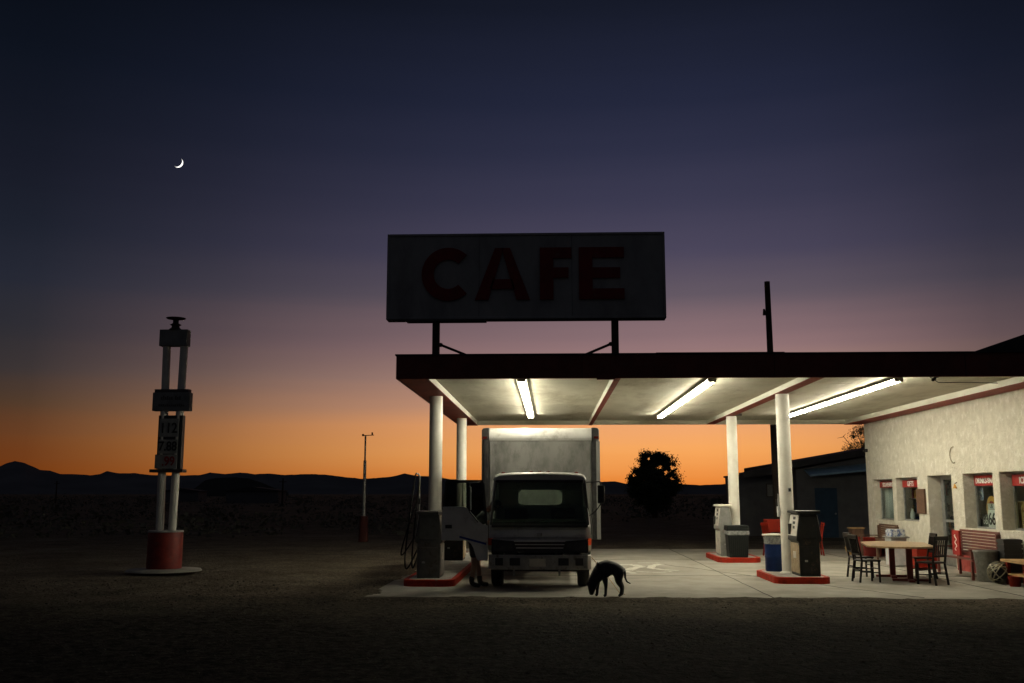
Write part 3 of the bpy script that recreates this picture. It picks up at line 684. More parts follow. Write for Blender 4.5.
# cab shell
cab = MB()
# lower front panel, slightly bowed
NX = 14
def bow(x): return 0.10*(abs(x)/1.0)**3.2
def front_sheet(z0, y0, z1, y1, w0, w1, mb, thick=0.05, x0=-1, x1=1):
    vs = []
    for j, (z, y, w_) in enumerate(((z0, y0, w0), (z1, y1, w1))):
        for i in range(NX+1):
            u = x0+(x1-x0)*i/NX; vs.append((u*w_, y+bow(u), z))
    vs += [(v_[0]*0.985, v_[1]+thick, v_[2]) for v_ in vs]
    n_ = NX+1; h = 2*n_
    fs = []
    for i in range(NX):
        fs += [(i, i+1, n_+i+1, n_+i), (h+i, h+n_+i, h+n_+i+1, h+i+1), (i, h+i, h+i+1, i+1), (n_+i, n_+i+1, h+n_+i+1, h+n_+i)]
    fs += [(0, n_, h+n_, h), (NX, h+NX, h+n_+NX, n_+NX)]
    mb.add(vs, fs, True)
front_sheet(0.97, 0.0, 1.24, 0.03, 1.0, 0.995, cab)
front_sheet(0.72, -0.005, 0.968, 0.0, 1.0, 1.0, cab)
# pillars
for s in (-1, 1):
    cab.prism([(0,0)]*0 or [(s*0.995, 1.22), (s*0.955, 1.22), (s*0.862, 2.1), (s*0.925, 2.13)], 'y', 0.0, 0.001) if False else None
    a = [(s*0.998, 0.13, 1.2), (s*0.945, 0.06, 1.2), (s*0.945, 0.16, 1.2), (s*0.998, 0.2, 1.2)]
    b = [(s*0.915, 0.44, 2.12), (s*0.86, 0.40, 2.12), (s*0.86, 0.5, 2.12), (s*0.915, 0.52, 2.12)]
    cab.add(a+b, [(0,1,2,3),(4,5,6,7),(0,1,5,4),(1,2,6,5),(2,3,7,6),(3,0,4,7)])
    # rear quarter
    cab.add([(s*1.0, 1.25, 0.6), (s*1.0, 1.62, 0.6), (s*0.9, 1.62, 2.14), (s*0.91, 1.25, 2.14), (s*0.95, 1.25, 0.6), (s*0.95, 1.62, 0.6), (s*0.86, 1.62, 2.14), (s*0.86, 1.25, 2.14)],
            [(0,1,2,3),(4,5,6,7),(0,1,5,4),(1,2,6,5),(2,3,7,6),(3,0,4,7)])
# rear wall with window hole
rz0, rz1, rx = 1.62, 1.93, 0.46
for x0, x1, z0, z1 in ((-0.94, 0.94, 0.6, rz0), (-0.88, 0.88, rz1, 2.14), (-0.9, -rx, rz0, rz1), (rx, 0.9, rz0, rz1)):
    cab.box(x0, x1, 1.58, 1.62, z0, z1)
for sx in (-1, 1):                                # clipped window corners
    for sz, zz in ((1, rz0), (-1, rz1)):
        cab.prism([(sx*rx, zz), (sx*(rx-0.07), zz), (sx*rx, zz+sz*0.07)], 'y', 1.585, 1.615)
cab.box(-0.94, 0.94, 0.1, 1.6, 0.58, 0.62)        # floor
tb('cab', 'truckwhite', cab, bevel=0.008)
# roof with rounded edges
rf = MB(); N = 12
prof = [(-0.925, 2.10), (-0.935, 2.14), (-0.90, 2.20), (-0.82, 2.235), (-0.5, 2.26), (0, 2.268), (0.5, 2.26), (0.82, 2.235), (0.90, 2.20), (0.935, 2.14), (0.925, 2.10)]
rows = [(0.40, -0.06, 0.97), (0.38, -0.03, 0.985), (0.44, 0.0, 1.0), (0.6, 0.02, 1.0), (1.5, 0.0, 1.0), (1.64, -0.04, 0.97)]
vs = []
for y, dz, sc_ in rows:
    for x, z in prof: vs.append((x*sc_, y, max(2.09, z+dz)))
n_ = len(prof); fs = [(j*n_+i, j*n_+i+1, (j+1)*n_+i+1, (j+1)*n_+i) for j in range(len(rows)-1) for i in range(n_-1)]
fs += [tuple(range(n_)), tuple(range((len(rows)-1)*n_, len(rows)*n_))]
fs += [(j*n_, (j+1)*n_, (j+1)*n_+n_-1, j*n_+n_-1) for j in range(len(rows)-1)]
rf.add(vs, fs, True); tb('roof', 'truckwhite', rf)
for x in (-0.74, -0.17, 0.0, 0.17, 0.74):
    l = tb('marker_light', 'redlens', MB().ball((x, 0.6, 2.285 if abs(x) < 0.5 else 2.265), 0.035, 12, 8, (1.2, 1, 0.8)))
tb('light_bar', 'chrome', MB().box(-0.2, 0.2, 0.63, 0.66, 2.285, 2.31))
# windscreen
def slab(q, th_, mb):
    vs = [Vector(p_) for p_ in q]; nn = (vs[1]-vs[0]).cross(vs[3]-vs[0]).normalized()*th_
    mb.add([*vs, *[v_+nn for v_ in vs]], [(0,1,2,3),(7,6,5,4),(0,4,5,1),(1,5,6,2),(2,6,7,3),(3,7,4,0)]); return mb
tb('windscreen', 'tglass', slab([(-0.95, 0.07, 1.25), (0.95, 0.07, 1.25), (0.87, 0.41, 2.11), (-0.87, 0.41, 2.11)], 0.006, MB()))
tb('windscreen_seal', 'rubber', MB().bar((-0.95, 0.055, 1.26), (0.95, 0.055, 1.26), 0.03).bar((-0.87, 0.39, 2.10), (0.87, 0.39, 2.10), 0.05).bar((-0.955, 0.055, 1.25), (-0.87, 0.39, 2.11), 0.03).bar((0.955, 0.055, 1.25), (0.87, 0.39, 2.11), 0.03))
tb('cowl', 'blackplastic', MB().box(-0.94, 0.94, -0.005, 0.09, 1.20, 1.265), bevel=0.01)
for x0, x1 in ((-0.55, 0.1), (0.15, 0.8)):
    w_ = tb('wiper', 'blackplastic', MB().bar((x0, 0.045, 1.27), (x1, 0.055, 1.33), 0.018))
# interior
tb('dashboard', 'blackplastic', MB().prism([(0.12, 1.0), (0.12, 1.3), (0.3, 1.36), (0.48, 1.28), (0.48, 1.0)], 'x', -0.93, 0.93), bevel=0.02)
for x in (-0.5, 0.48):
    s_ = tb('seat', 'seat', MB().box(x-0.26, x+0.26, 0.85, 1.35, 0.8, 0.98).prism([(1.3, 0.95), (1.42, 0.95), (1.5, 1.55), (1.4, 1.57)], 'x', x-0.25, x+0.25), bevel=0.04)
st = MB(); cc = Vector((0.5, 0.62, 1.38)); uu = Vector((1, 0, 0)); vv = Vector((0, 0.6, 0.5)).normalized()
ring = [cc + uu*0.21*math.cos(2*PI*k/24) + vv*0.21*math.sin(2*PI*k/24) for k in range(25)]
st.tube(ring, 0.016, n=8); st.bar(cc-uu*0.2, cc+uu*0.2, 0.03); st.bar(cc, cc+Vector((0, -0.15, -0.25)), 0.05)
tb('steering_wheel', 'blackplastic', st)
# grille, lamps, bumper
gr_ = MB(); gr_.prism([(-0.52, 0.94), (0.52, 0.94), (0.42, 0.73), (-0.42, 0.73)], 'y', -0.02, -0.006)
g0 = tb('grille', 'blackplastic', gr_)
tb('grille_bar', 'truckwhite', MB().box(-0.5, 0.5, -0.035, -0.021, 0.925, 0.945).box(-0.48, 0.48, -0.035, -0.021, 0.865, 0.882).box(-0.46, 0.46, -0.035, -0.021, 0.80, 0.816), parent=g0)
for s in (-1, 1):
    h = MB(); h.prism([(s*0.5, 0.94), (s*0.93, 0.97), (s*0.94, 0.72), (s*0.42, 0.72)], 'y', -0.022, 0.02)
    ho = tb('headlight', 'blackplastic', h)
    tb('lens', 'lens', MB().prism([(s*0.55, 0.91), (s*0.9, 0.93), (s*0.91, 0.75), (s*0.5, 0.75)], 'y', -0.03, -0.0225), parent=ho)
    c_ = MB(); q = [(s*0.945, -0.02, 0.99), (s*1.008, 0.1, 0.99), (s*1.008, 0.2, 0.99), (s*0.99, 0.2, 0.99), (s*0.93, 0.03, 0.99)]
    def lens_piece(z0, z1):
        mb = MB(); k = len(q); mb.add([(p_[0], p_[1], z0) for p_ in q]+[(p_[0], p_[1], z1) for p_ in q], [tuple(range(k)), tuple(range(k, 2*k))]+[(i, (i+1) % k, k+(i+1) % k, k+i) for i in range(k)]); return mb
    io = tb('indicator', 'amber', lens_piece(0.86, 0.99)); tb('side_lens', 'clearlens', lens_piece(0.76, 0.858), parent=io)
bp_ = MB(); vs = []
for x, y in ((-1.0, 0.35), (-1.0, 0.02), (-0.93, -0.07), (-0.6, -0.1), (0, -0.11), (0.6, -0.1), (0.93, -0.07), (1.0, 0.02), (1.0, 0.35)): vs += [(x, y, 0.40), (x, y, 0.68), (x*0.95, y+0.06, 0.68), (x*0.95, y+0.06, 0.40)]
fs = []
for i in range(8):
    for j in range(4): fs.append((i*4+j, i*4+(j+1) % 4, (i+1)*4+(j+1) % 4, (i+1)*4+j))
fs += [(0,1,2,3), (32,33,34,35)]
bm_ = tb('bumper', 'chrome', bp_.add(vs, fs), bevel=0.015)
for x0, x1 in ((-0.86, -0.71), (-0.58, -0.38), (0.36, 0.56), (0.69, 0.84)):
    tb('bumper_slot', 'blackplastic', MB().box(x0, x1, -0.118, -0.085, 0.48, 0.62), parent=bm_, bevel=0.006)
tb('emblem', 'chrome', MB().box(-0.05, 0.05, -0.012, -0.001, 1.03, 1.10), bevel=0.01)
for zz in (1.0, 1.17): tb('panel_seam', 'blackplastic', MB().box(-0.9, 0.9, -0.006+0.012*(zz > 1.1), 0.01, zz-0.004, zz+0.004))
pl = tb('licence_plate', 'lid', MB().box(-0.2, 0.12, -0.128, -0.116, 0.46, 0.61), bevel=0.004)
for x in (-0.5, 0.38): tb('tow_hook', 'galv', MB().box(x-0.02, x+0.02, -0.06, 0.0, 0.28, 0.40))
# mirror of the closed driver side
for s in (1,):
    mo = tb('mirror', 'blackplastic', MB().box(s*1.22-0.07, s*1.22+0.07, 0.28, 0.34, 1.66, 2.02), bevel=0.02)
    tb('mirror_arm', 'blackplastic', MB().tube([(s*0.93, 0.42, 2.08), (s*1.2, 0.32, 2.09), (s*1.22, 0.31, 2.0), (s*1.22, 0.31, 1.66), (s*1.12, 0.31, 1.52), (s*0.98, 0.2, 1.42)], 0.012), parent=mo)
# doors
def door(parent_name, s, closed):
    # door outline in (u, z): u runs from hinge backwards
    out = [(0.0, 0.60), (0.14, 0.60), (0.24, 0.72), (0.34, 0.88), (0.5, 0.96), (1.0, 0.98), (1.02, 1.3), (1.0, 1.36), (0.97, 2.08), (0.90, 2.12), (0.30, 2.12), (0.22, 2.06), (0.0, 1.28)]
    mt = lambda u, z, o: (s*(1.0-0.09*max(0, z-1.25)/0.85)+s*o, 0.2+u, z)
    return out, mt
def solid(polys, f, th_, mb):
    for poly in polys:
        k = len(poly); vs = [f(u, z, 0.0) for u, z in poly]+[f(u, z, -th_) for u, z in poly]
        mb.add(vs, [tuple(range(k)), tuple(range(k, 2*k))]+[(i, (i+1) % k, k+(i+1) % k, k+i) for i in range(k)])
    return mb
DOOR = [[(0.0, 0.56), (0.2, 0.56), (0.235, 0.60), (0.27, 0.70), (0.30, 0.80), (0.35, 0.88), (0.42, 0.93), (0.52, 0.95), (0.98, 0.95), (0.99, 1.30), (0.96, 1.60), (0.55, 1.60), (0.46, 1.585), (0.36, 1.50), (0.22, 1.34), (0.1, 1.25), (0.0, 1.23)]]
FR = [[(0.0, 1.24), (0.05, 1.27), (0.13, 2.06), (0.07, 2.06)], [(0.07, 2.0601), (0.92, 2.0601), (0.88, 2.12), (0.10, 2.12)], [(0.92, 1.6001), (0.955, 1.6001), (0.91, 2.06), (0.87, 2.06)]]
def mkdoor(label, f):
    d_ = solid(DOOR, f, 0.06, MB()).build('door', 'truckwhite', tr, bevel=0.008)
    if label: d_['label'] = label
    solid(FR, f, 0.04, MB()).build('window_frame', 'blackplastic', d_, bevel=0.004)
    solid([[(0.05, 1.27), (0.1, 1.25), (0.22, 1.34), (0.36, 1.50), (0.46, 1.585), (0.55, 1.60), (0.92, 1.60), (0.88, 2.06), (0.13, 2.06)]], lambda u, z, o: f(u, z, o*0.2-0.02), 0.02, MB()).build('door_glass', 'dglass', d_)
    solid([[(0.76, 1.18), (0.9, 1.18), (0.9, 1.25), (0.76, 1.25)]], lambda u, z, o: f(u, z, o+0.012), 0.014, MB()).build('door_handle', 'blackplastic', d_)
    solid([[(0.03, 0.86), (0.6, 1.0), (0.6, 1.04), (0.03, 0.90)]], lambda u, z, o: f(u, z, o+0.003), 0.0035, MB()).build('stripe', 'stripe', d_)
    return d_
# open passenger door: swung out nearly square to the cab (outer face to the front)
ca, sa = math.cos(R(7)), math.sin(R(7))
fo = lambda u, z, o: (-1.02-u*0.92*ca+o*-sa*0 - 0.0, 0.06-u*sa*0.9-o, z)
dopen = mkdoor('open passenger door swung forward', fo)
dm = MB().box(-1.385, -1.345, -0.17, -0.05, 1.52, 2.0).build('mirror', 'blackplastic', dopen, bevel=0.015)
dm2 = MB().box(-1.3445, -1.335, -0.16, -0.06, 1.54, 1.98).build('mirror_glass', 'whitemetal', dopen)
MB().tube([(-1.14, -0.03, 2.08), (-1.36, -0.11, 2.06), (-1.365, -0.11, 1.5), (-1.2, -0.04, 1.30)], 0.01).build('mirror_arm', 'blackplastic', dopen)
fc = lambda u, z, o: (1.0-0.085*max(0, z-1.25)/0.85+o, 0.21+u*1.05, z)
mkdoor(None, fc)
# chassis, tank, box
tb('chassis', 'blackplastic', MB().box(-0.45, -0.35, 0.2, 6.4, 0.5, 0.7).box(0.35, 0.45, 0.2, 6.4, 0.5, 0.7).box(-0.95, 0.95, 0.05, 0.12, 0.36, 0.6).box(-0.8, 0.8, 0.9, 1.05, 0.3, 0.42).box(-0.3, 0.3, 0.5, 1.7, 0.36, 0.8))
tb('fuel_tank', 'steel', MB().box(0.5, 0.95, 2.3, 3.4, 0.45, 0.8), bevel=0.04)
bx0, bx1, by0, by1, bz0, bz1 = -1.29, 1.29, 2.1, 6.9, 0.88, 3.0
tb('cargo_box', 'boxside', MB().box(bx0+0.03, bx1-0.03, by0+0.06, by1, bz0, bz1+0.18))
tb('cargo_front', 'boxpanel', MB().box(-1.1, 1.1, by0+0.02, by0+0.058, bz0+0.1, bz1))
m = MB(); pr_ = [(by0+0.06, 3.0), (by0+0.01, 3.0), (by0, 3.05)] + [(by0+0.28-0.28*math.cos(R(a)), 3.05+0.24*math.sin(R(a))) for a in range(10, 91, 10)] + [(by0+0.6, 3.29), (by0+0.6, 3.0)]
m.prism(pr_, 'x', -1.12, 1.12)
nf = tb('nose_fairing', 'truckwhite', m)
for s in (-1, 1):
    cp = MB()
    n_ = 8; pts = [(s*1.12, by0+0.0), (s*1.2, by0+0.0)]+[(s*(1.2+0.09*math.sin(R(a))), by0+0.09-0.09*math.cos(R(a))) for a in range(10, 91, 16)]+[(s*1.29, by0+0.2), (s*1.12, by0+0.2)]
    cp.prism(pts, 'z', bz0, 3.02)
    cpo = tb('corner_post', 'cornerpost', cp)
    ct = MB(); ct.prism([(s*1.121, 3.0201), (s*1.288, 3.0201), (s*1.287, 3.24), (s*1.25, 3.28), (s*1.121, 3.29)], 'y', by0+0.03, by0+0.6)
    tb('corner_cap', 'cornerpost', ct, parent=cpo, bevel=0.02)
    tb('clearance_light', 'redlens', MB().box(s*1.22-0.05, s*1.22+0.05, by0-0.012, by0-0.001, 3.04, 3.09), parent=cpo)
tb('lit_edge_strip', 'boxside', MB().box(1.215, 1.297, by0-0.004, by0+0.14, bz0, 2.98))  # pale strip: the light on the box's right edge, put into the colour
tb('underride', 'steel', MB().box(-1.1, 1.1, 6.6, 6.7, 0.45, 0.58))
def wheel(x, y, wd):
    wo = MB().lathe((0,0,0), [(0.23, -wd/2), (0.35, -wd/2), (0.385, -wd/2+0.03), (0.39, 0), (0.385, wd/2-0.03), (0.35, wd/2), (0.23, wd/2)], n=32)
    wo.v = [(v_[2]+x, v_[0]+y, v_[1]+0.39) for v_ in wo.v]
    o_ = tb('wheel', 'rubber', wo)
    rm = MB().lathe((0,0,0), [(0.228, -wd/2+0.02), (0.2, -wd/2+0.05), (0.08, -0.01), (0.08, 0.03), (0.228, wd/2-0.02)], n=24)
    rm.v = [(v_[2]+x, v_[0]+y, v_[1]+0.39) for v_ in rm.v]
    tb('rim', 'galv', rm, parent=o_)
for x in (-0.87, 0.87): wheel(x, 1.02, 0.23)
for x in (-0.97, -0.7, 0.7, 0.97): wheel(x, 5.0, 0.22)
tb('axle', 'steel', MB().cyl((-0.85, 1.02, 0.39), (0.85, 1.02, 0.39), 0.05, n=10).cyl((-0.9, 5.0, 0.39), (0.9, 5.0, 0.39), 0.08, n=10).ball((0, 5.0, 0.4), 0.2))

# ------------------------------------------------------------------ person behind the door
pe = thing('person', 'person in pale shirt and dark shorts leaning into the truck behind its open door', 'person', (-1.56, 20.42, 0))
V = [(0, 0, 0.93),                               # 0 pelvis
     (0.05, 0.0, 1.08), (0.10, 0.0, 1.24), (0.17, 0.0, 1.40), (0.26, 0.0, 1.50), (0.33, 0.0, 1.55), # spine 1-4, neck 5
     (0.42, 0.0, 1.60), (0.49, 0.0, 1.61),        # head 6,7
     (0.0, -0.10, 0.88), (0.02, -0.12, 0.50), (0.0, -0.12, 0.30), (-0.02, -0.12, 0.09), (0.12, -0.13, 0.04), # near leg 8-12
     (0.0, 0.10, 0.88), (0.07, 0.13, 0.50), (0.10, 0.13, 0.30), (0.12, 0.13, 0.09), (0.26, 0.14, 0.04), # far leg 13-17
     (0.22, -0.18, 1.42), (0.36, -0.22, 1.24), (0.62, -0.18, 1.16), (0.70, -0.16, 1.17), # near arm 18-21
     (0.22, 0.18, 1.42), (0.38, 0.22, 1.24), (0.64, 0.18, 1.18), (0.72, 0.16, 1.19)]  # far arm 22-25
E_ = [(0,1),(1,2),(2,3),(3,4),(4,5),(5,6),(6,7),(0,8),(8,9),(9,10),(10,11),(11,12),(0,13),(13,14),(14,15),(15,16),(16,17),(3,18),(18,19),(19,20),(20,21),(3,22),(22,23),(23,24),(24,25)]
RD = [0.13, 0.12, 0.125, 0.13, 0.075, 0.055, 0.09, 0.08, 0.088, 0.055, 0.058, 0.036, 0.035, 0.088, 0.055, 0.058, 0.036, 0.035, 0.055, 0.042, 0.03, 0.035, 0.055, 0.042, 0.03, 0.035]
fv, fe, fr = list(V), list(E_), list(RD)
for hand, sy in ((21, 1), (25, -1)):             # five fingers on each hand, curled on the seat edge
    hx_, hy_, hz_ = V[hand]
    for k in range(4):
        yo = (k-1.5)*0.02; L = (0.07, 0.08, 0.075, 0.06)[k]; i0 = len(fv)
        fv += [(hx_+0.03, hy_+yo, hz_+0.0), (hx_+0.03+L*0.6, hy_+yo*1.2, hz_-0.005), (hx_+0.03+L, hy_+yo*1.2, hz_-0.03)]
        fe += [(hand, i0), (i0, i0+1), (i0+1, i0+2)]; fr += [0.011, 0.0095, 0.008]
    i0 = len(fv); fv += [(hx_+0.01, hy_+sy*0.04, hz_), (hx_+0.05, hy_+sy*0.055, hz_-0.01)]; fe += [(hand, i0), (i0, i0+1)]; fr += [0.012, 0.01]
skin('body', fv, fe, fr, 'skin', pe)
skin('shirt', [V[i] for i in (1, 2, 3, 4)] + [(0.23, -0.185, 1.41), (0.31, -0.21, 1.30), (0.23, 0.185, 1.41), (0.32, 0.21, 1.30), (0.01, 0, 0.98)],
     [(8,0),(0,1),(1,2),(2,3),(2,4),(4,5),(2,6),(6,7)], [0.14, 0.148, 0.15, 0.09, 0.07, 0.062, 0.07, 0.062, 0.15], 'shirt', pe)
skin('shorts', [(0.01, 0, 0.98), (0, 0, 0.9), (0.0, -0.105, 0.84), (0.02, -0.12, 0.56), (0.02, 0.105, 0.84), (0.06, 0.13, 0.56)],
     [(0,1),(1,2),(2,3),(1,4),(4,5)], [0.145, 0.15, 0.1, 0.085, 0.1, 0.085], 'shorts', pe)
for q in ([(-0.02, -0.12, 0.24), (-0.025, -0.12, 0.08), (0.06, -0.125, 0.05), (0.16, -0.13, 0.045)], [(0.11, 0.13, 0.24), (0.12, 0.13, 0.08), (0.2, 0.135, 0.05), (0.3, 0.14, 0.045)]):
    skin('boot', q, [(0,1),(1,2),(2,3)], [0.058, 0.06, 0.05, 0.045], 'boot', pe)
MB().ball((0.45, 0, 1.635), 0.107, 18, 12, (1.05, 0.9, 0.95)).build('hair', 'hair', pe)
MB().ball((0.495, 0.095, 1.60), 0.028, 8, 6, (1, 0.5, 1.3)).ball((0.495, -0.095, 1.60), 0.028, 8, 6, (1, 0.5, 1.3)).build('ear', 'skin', pe)
MB().ball((0.575, 0, 1.59), 0.02, 8, 6, (1.4, 0.8, 1)).build('nose', 'skin', pe)

# ------------------------------------------------------------------ dog
dg_ = thing('dog', 'slim black dog sniffing the ground with lowered head at the apron edge', 'dog', (1.03, 18.62, 0.0))
dv = [(0.205, 0.0, 0.53), (0.06, 0.0, 0.545), (-0.08, 0.0, 0.47), (-0.19, 0.0, 0.43),   # pelvis, loin, chest, shoulder
      (-0.25, 0.0, 0.30), (-0.285, 0.0, 0.20), (-0.295, 0.0, 0.12), (-0.30, 0.0, 0.055), (-0.30, 0.0, 0.03),   # neck, head, muzzle
      (0.27, 0.0, 0.50), (0.315, 0.0, 0.43), (0.315, 0.0, 0.34), (0.345, 0.0, 0.27), (0.415, 0.0, 0.235),   # tail
      (-0.06, -0.06, 0.36), (-0.038, -0.06, 0.20), (-0.045, -0.06, 0.10), (-0.048, -0.06, 0.03), (-0.085, -0.06, 0.018),
      (-0.16, 0.06, 0.34), (-0.185, 0.06, 0.20), (-0.19, 0.06, 0.10), (-0.195, 0.06, 0.03), (-0.23, 0.06, 0.018),
      (0.21, -0.065, 0.43), (0.175, -0.07, 0.29), (0.25, -0.07, 0.165), (0.225, -0.07, 0.04), (0.18, -0.07, 0.02),
      (0.23, 0.065, 0.43), (0.20, 0.07, 0.29), (0.275, 0.07, 0.17), (0.26, 0.07, 0.04), (0.215, 0.07, 0.02)]
de = [(0,1),(1,2),(2,3),(3,4),(4,5),(5,6),(6,7),(7,8),(0,9),(9,10),(10,11),(11,12),(12,13),
      (2,14),(14,15),(15,16),(16,17),(17,18),(3,19),(19,20),(20,21),(21,22),(22,23),
      (0,24),(24,25),(25,26),(26,27),(27,28),(0,29),(29,30),(30,31),(31,32),(32,33)]
dr = [0.12, 0.125, 0.175, 0.13, 0.1, 0.095, 0.062, 0.04, 0.032, 0.05, 0.022, 0.017, 0.014, 0.009,
      0.06, 0.034, 0.024, 0.026, 0.026, 0.055, 0.034, 0.024, 0.026, 0.026,
      0.095, 0.06, 0.032, 0.026, 0.028, 0.095, 0.06, 0.032, 0.026, 0.028]
dr = [(x*0.78, x*1.12) if k < 4 else (x*1.1, x*1.1) for k, x in enumerate(dr)]
skin('body', dv, de, dr, 'fur', dg_)
for s in (-1, 1):
    MB().add([(-0.30, s*0.05, 0.275), (-0.345, s*0.06, 0.265), (-0.40, s*0.07, 0.225), (-0.36, s*0.075, 0.205), (-0.31, s*0.07, 0.225)],
             [(0,1,2,3,4)]).build('ear', 'fur', dg_).modifiers.new('s', 'SOLIDIFY').thickness = 0.008
    MB().ball((-0.345, s*0.042, 0.15), 0.007, 8, 6).build('eye', 'blackplastic', dg_)
MB().tube([(-0.262 + 0.085*math.cos(2*PI*k/16), 0.09*math.sin(2*PI*k/16), 0.265+0.03*math.cos(2*PI*k/16)) for k in range(17)], 0.007, n=6).build('collar', 'redlens', dg_)
t = thing('rope', 'thin taut rope from the truck bumper down behind the dog', 'rope', (0.82, 19.5, 0.0))
MB().tube([(-0.04, 0.14, 0.64), (0.14, 0.0, 0.44), (0.34, -0.3, 0.18), (0.46, -0.5, 0.012), (0.55, -0.5, 0.008)], 0.006, n=6).build('rope_strand', 'tanwood', t)

# ------------------------------------------------------------------ price sign on the left
ps = thing('price_sign', 'tall roadside price sign of two leaning pipes on a red drum', 'sign', (-9.25, 24.0, 0))
MB().lathe((0,0,0.03), [(0.88, 0), (0.85, 0.04), (0.42, 0.06)], n=40).build('concrete_pad', 'concrete', ps)
MB().lathe((0,0,0.09), [(0.405, 0), (0.405, 0.82), (0.395, 0.85)], n=40).build('drum', 'drumred', ps)
MB().lathe((0,0,0.9405), [(0.415, 0), (0.415, 0.03), (0.4, 0.04)], n=40).build('drum_cap', 'kerb_top', ps)
MB().cyl((-0.15, 0, 0.98), (-0.217, 0, 5.84), 0.095, n=20).build('pipe', 'post', ps)
MB().cyl((0.15, 0, 0.98), (0.228, 0.0, 5.84), 0.095, n=20).build('pipe', 'post', ps)
MB().box(-0.37, 0.33, -0.12, 0.12, 5.45, 5.86).build('top_panel', 'pricepanel', ps, bevel=0.01)
MB().lathe((-0.02, 0, 5.861), [(0.17, 0), (0.1, 0.06), (0.09, 0.1), (0.14, 0.13), (0.07, 0.17), (0.07, 0.25), (0.22, 0.28), (0.24, 0.30), (0.05, 0.32)], n=20).build('finial', 'steel', ps)
mp_ = MB().box(-0.46, 0.46, -0.11, 0.11, 3.85, 4.30).build('middle_panel', 'pricepanel', ps, bevel=0.01)
MB().box(-0.42, 0.42, -0.1, 0.1, 4.301, 4.38).build('panel_cap', 'signedge', ps)
m = MB(); rnd = random.Random(8)           # faded, unreadable lettering
for z, x0, x1, hh in ((4.17, -0.25, 0.02, 0.1), (4.17, 0.1, 0.22, 0.1), (3.99, -0.3, 0.32, 0.07)):
    x = x0
    m = MB()
    while x < x1: m.box(x, x+0.035, -0.115, -0.111, z-hh/2, z+hh*rnd.uniform(0.1, 0.5)); m.box(x, x+0.05, -0.114, -0.111, z-hh/2, z-hh/2+0.012); x += 0.05
    m.build('lettering', 'signedge', ps)
MB().box(-0.29, 0.31, -0.09, 0.09, 2.44, 3.74).build('price_board', 'blackplastic', ps, bevel=0.01)
for k, (z, txt, mt_, dx) in enumerate(((3.42, '112', 'signedge', 0), (2.98, '7.88', 'signedge', 0.0), (2.62, '.99', 'letter', 0.03))):
    b_ = MB().box(-0.25+(-0.07 if k == 2 else 0), 0.22, -0.108, -0.091, z-0.17 if k else z-0.2, z+0.17 if k else z+0.24).build('price_panel', 'pricepanel', ps)
    text_mesh('digits', txt, 0.31 if k else 0.34, 'letter' if k == 2 else 'black', ps, (dx-0.02, -0.113, z), (R(90), 0, 0), bold=0.006, sx=0.85)
MB().box(-0.43, 0.38, -0.14, 0.14, 2.36, 2.435).build('ledge', 'steel', ps)

# wind vane pole
t = thing('wind_vane_pole', 'thin grey pole with wind vane and red foot on the dark plain', 'pole', (-7.45, 40.0, -0.03))
MB().cyl((0,0,0.0), (0,0,1.0), 0.2, 0.16, n=16).build('foot', 'darkfoot', t)
MB().cyl((0,0,1.0), (0,0,3.2), 0.07, 0.06, n=12).cyl((0,0,3.2), (0,0,4.2), 0.035, n=10).build('pole', 'galv', t)
MB().bar((-0.12, 0, 4.2), (0.34, 0, 4.22), 0.03).box(0.24, 0.3, -0.01, 0.01, 4.22, 4.33).ball((-0.1, 0, 4.22), 0.05, 8, 6).build('vane', 'steel', t)

# ------------------------------------------------------------------ utility pole behind canopy
t = thing('utility_pole', 'tall dark wooden pole rising behind the canopy roof', 'pole', (8.46, 38, -0.05))
MB().cyl((0,0,0), (-0.06,0,10.0), 0.15, 0.105, n=14).build('pole', 'poleweathered', t)
MB().bar((-0.05, 0, 8.8), (-0.2, -0.02, 8.8), 0.03).cyl((-0.22, -0.02, 8.68), (-0.22, -0.02, 8.92), 0.06, 0.04, n=10).build('lamp_bracket', 'steel', t)
MB().box(-0.1, 0.05, -0.14, -0.11, 1.2, 1.7).build('meter_box', 'steel', t)

# ------------------------------------------------------------------ cafe building
cf = thing('cafe_building', 'cream stucco cafe building with deep-set windows and red painted base', 'building', (0,0,0))
WX = 10.0
OP = [('w', 29.85, 31.55, 1.07, 2.28, 0.22), ('w', 27.85, 29.55, 1.09, 2.30, 0.22), ('d', 25.5, 27.1, 0.0, 2.32, 0.36), ('w', 23.15, 24.8, 1.03, 2.33, 0.30), ('w', 21.2, 22.8, 1.05, 2.33, 0.30)]
yb = sorted({19.3, 32.2} | {v_ for o in OP for v_ in o[1:3]}); zbk = sorted({0.0, 4.6} | {v_ for o in OP for v_ in o[3:5]})
bmw = bmesh.new()
def bq(ps_):
    bmw.faces.new([bmw.verts.new(p_) for p_ in ps_])
for y0, y1 in zip(yb[:-1], yb[1:]):
    for z0, z1 in zip(zbk[:-1], zbk[1:]):
        cy, cz_ = (y0+y1)/2, (z0+z1)/2
        if any(o[1] < cy < o[2] and o[3] < cz_ < o[4] for o in OP): continue
        bq([(WX, y0, z0), (WX, y0, z1), (WX, y1, z1), (WX, y1, z0)])
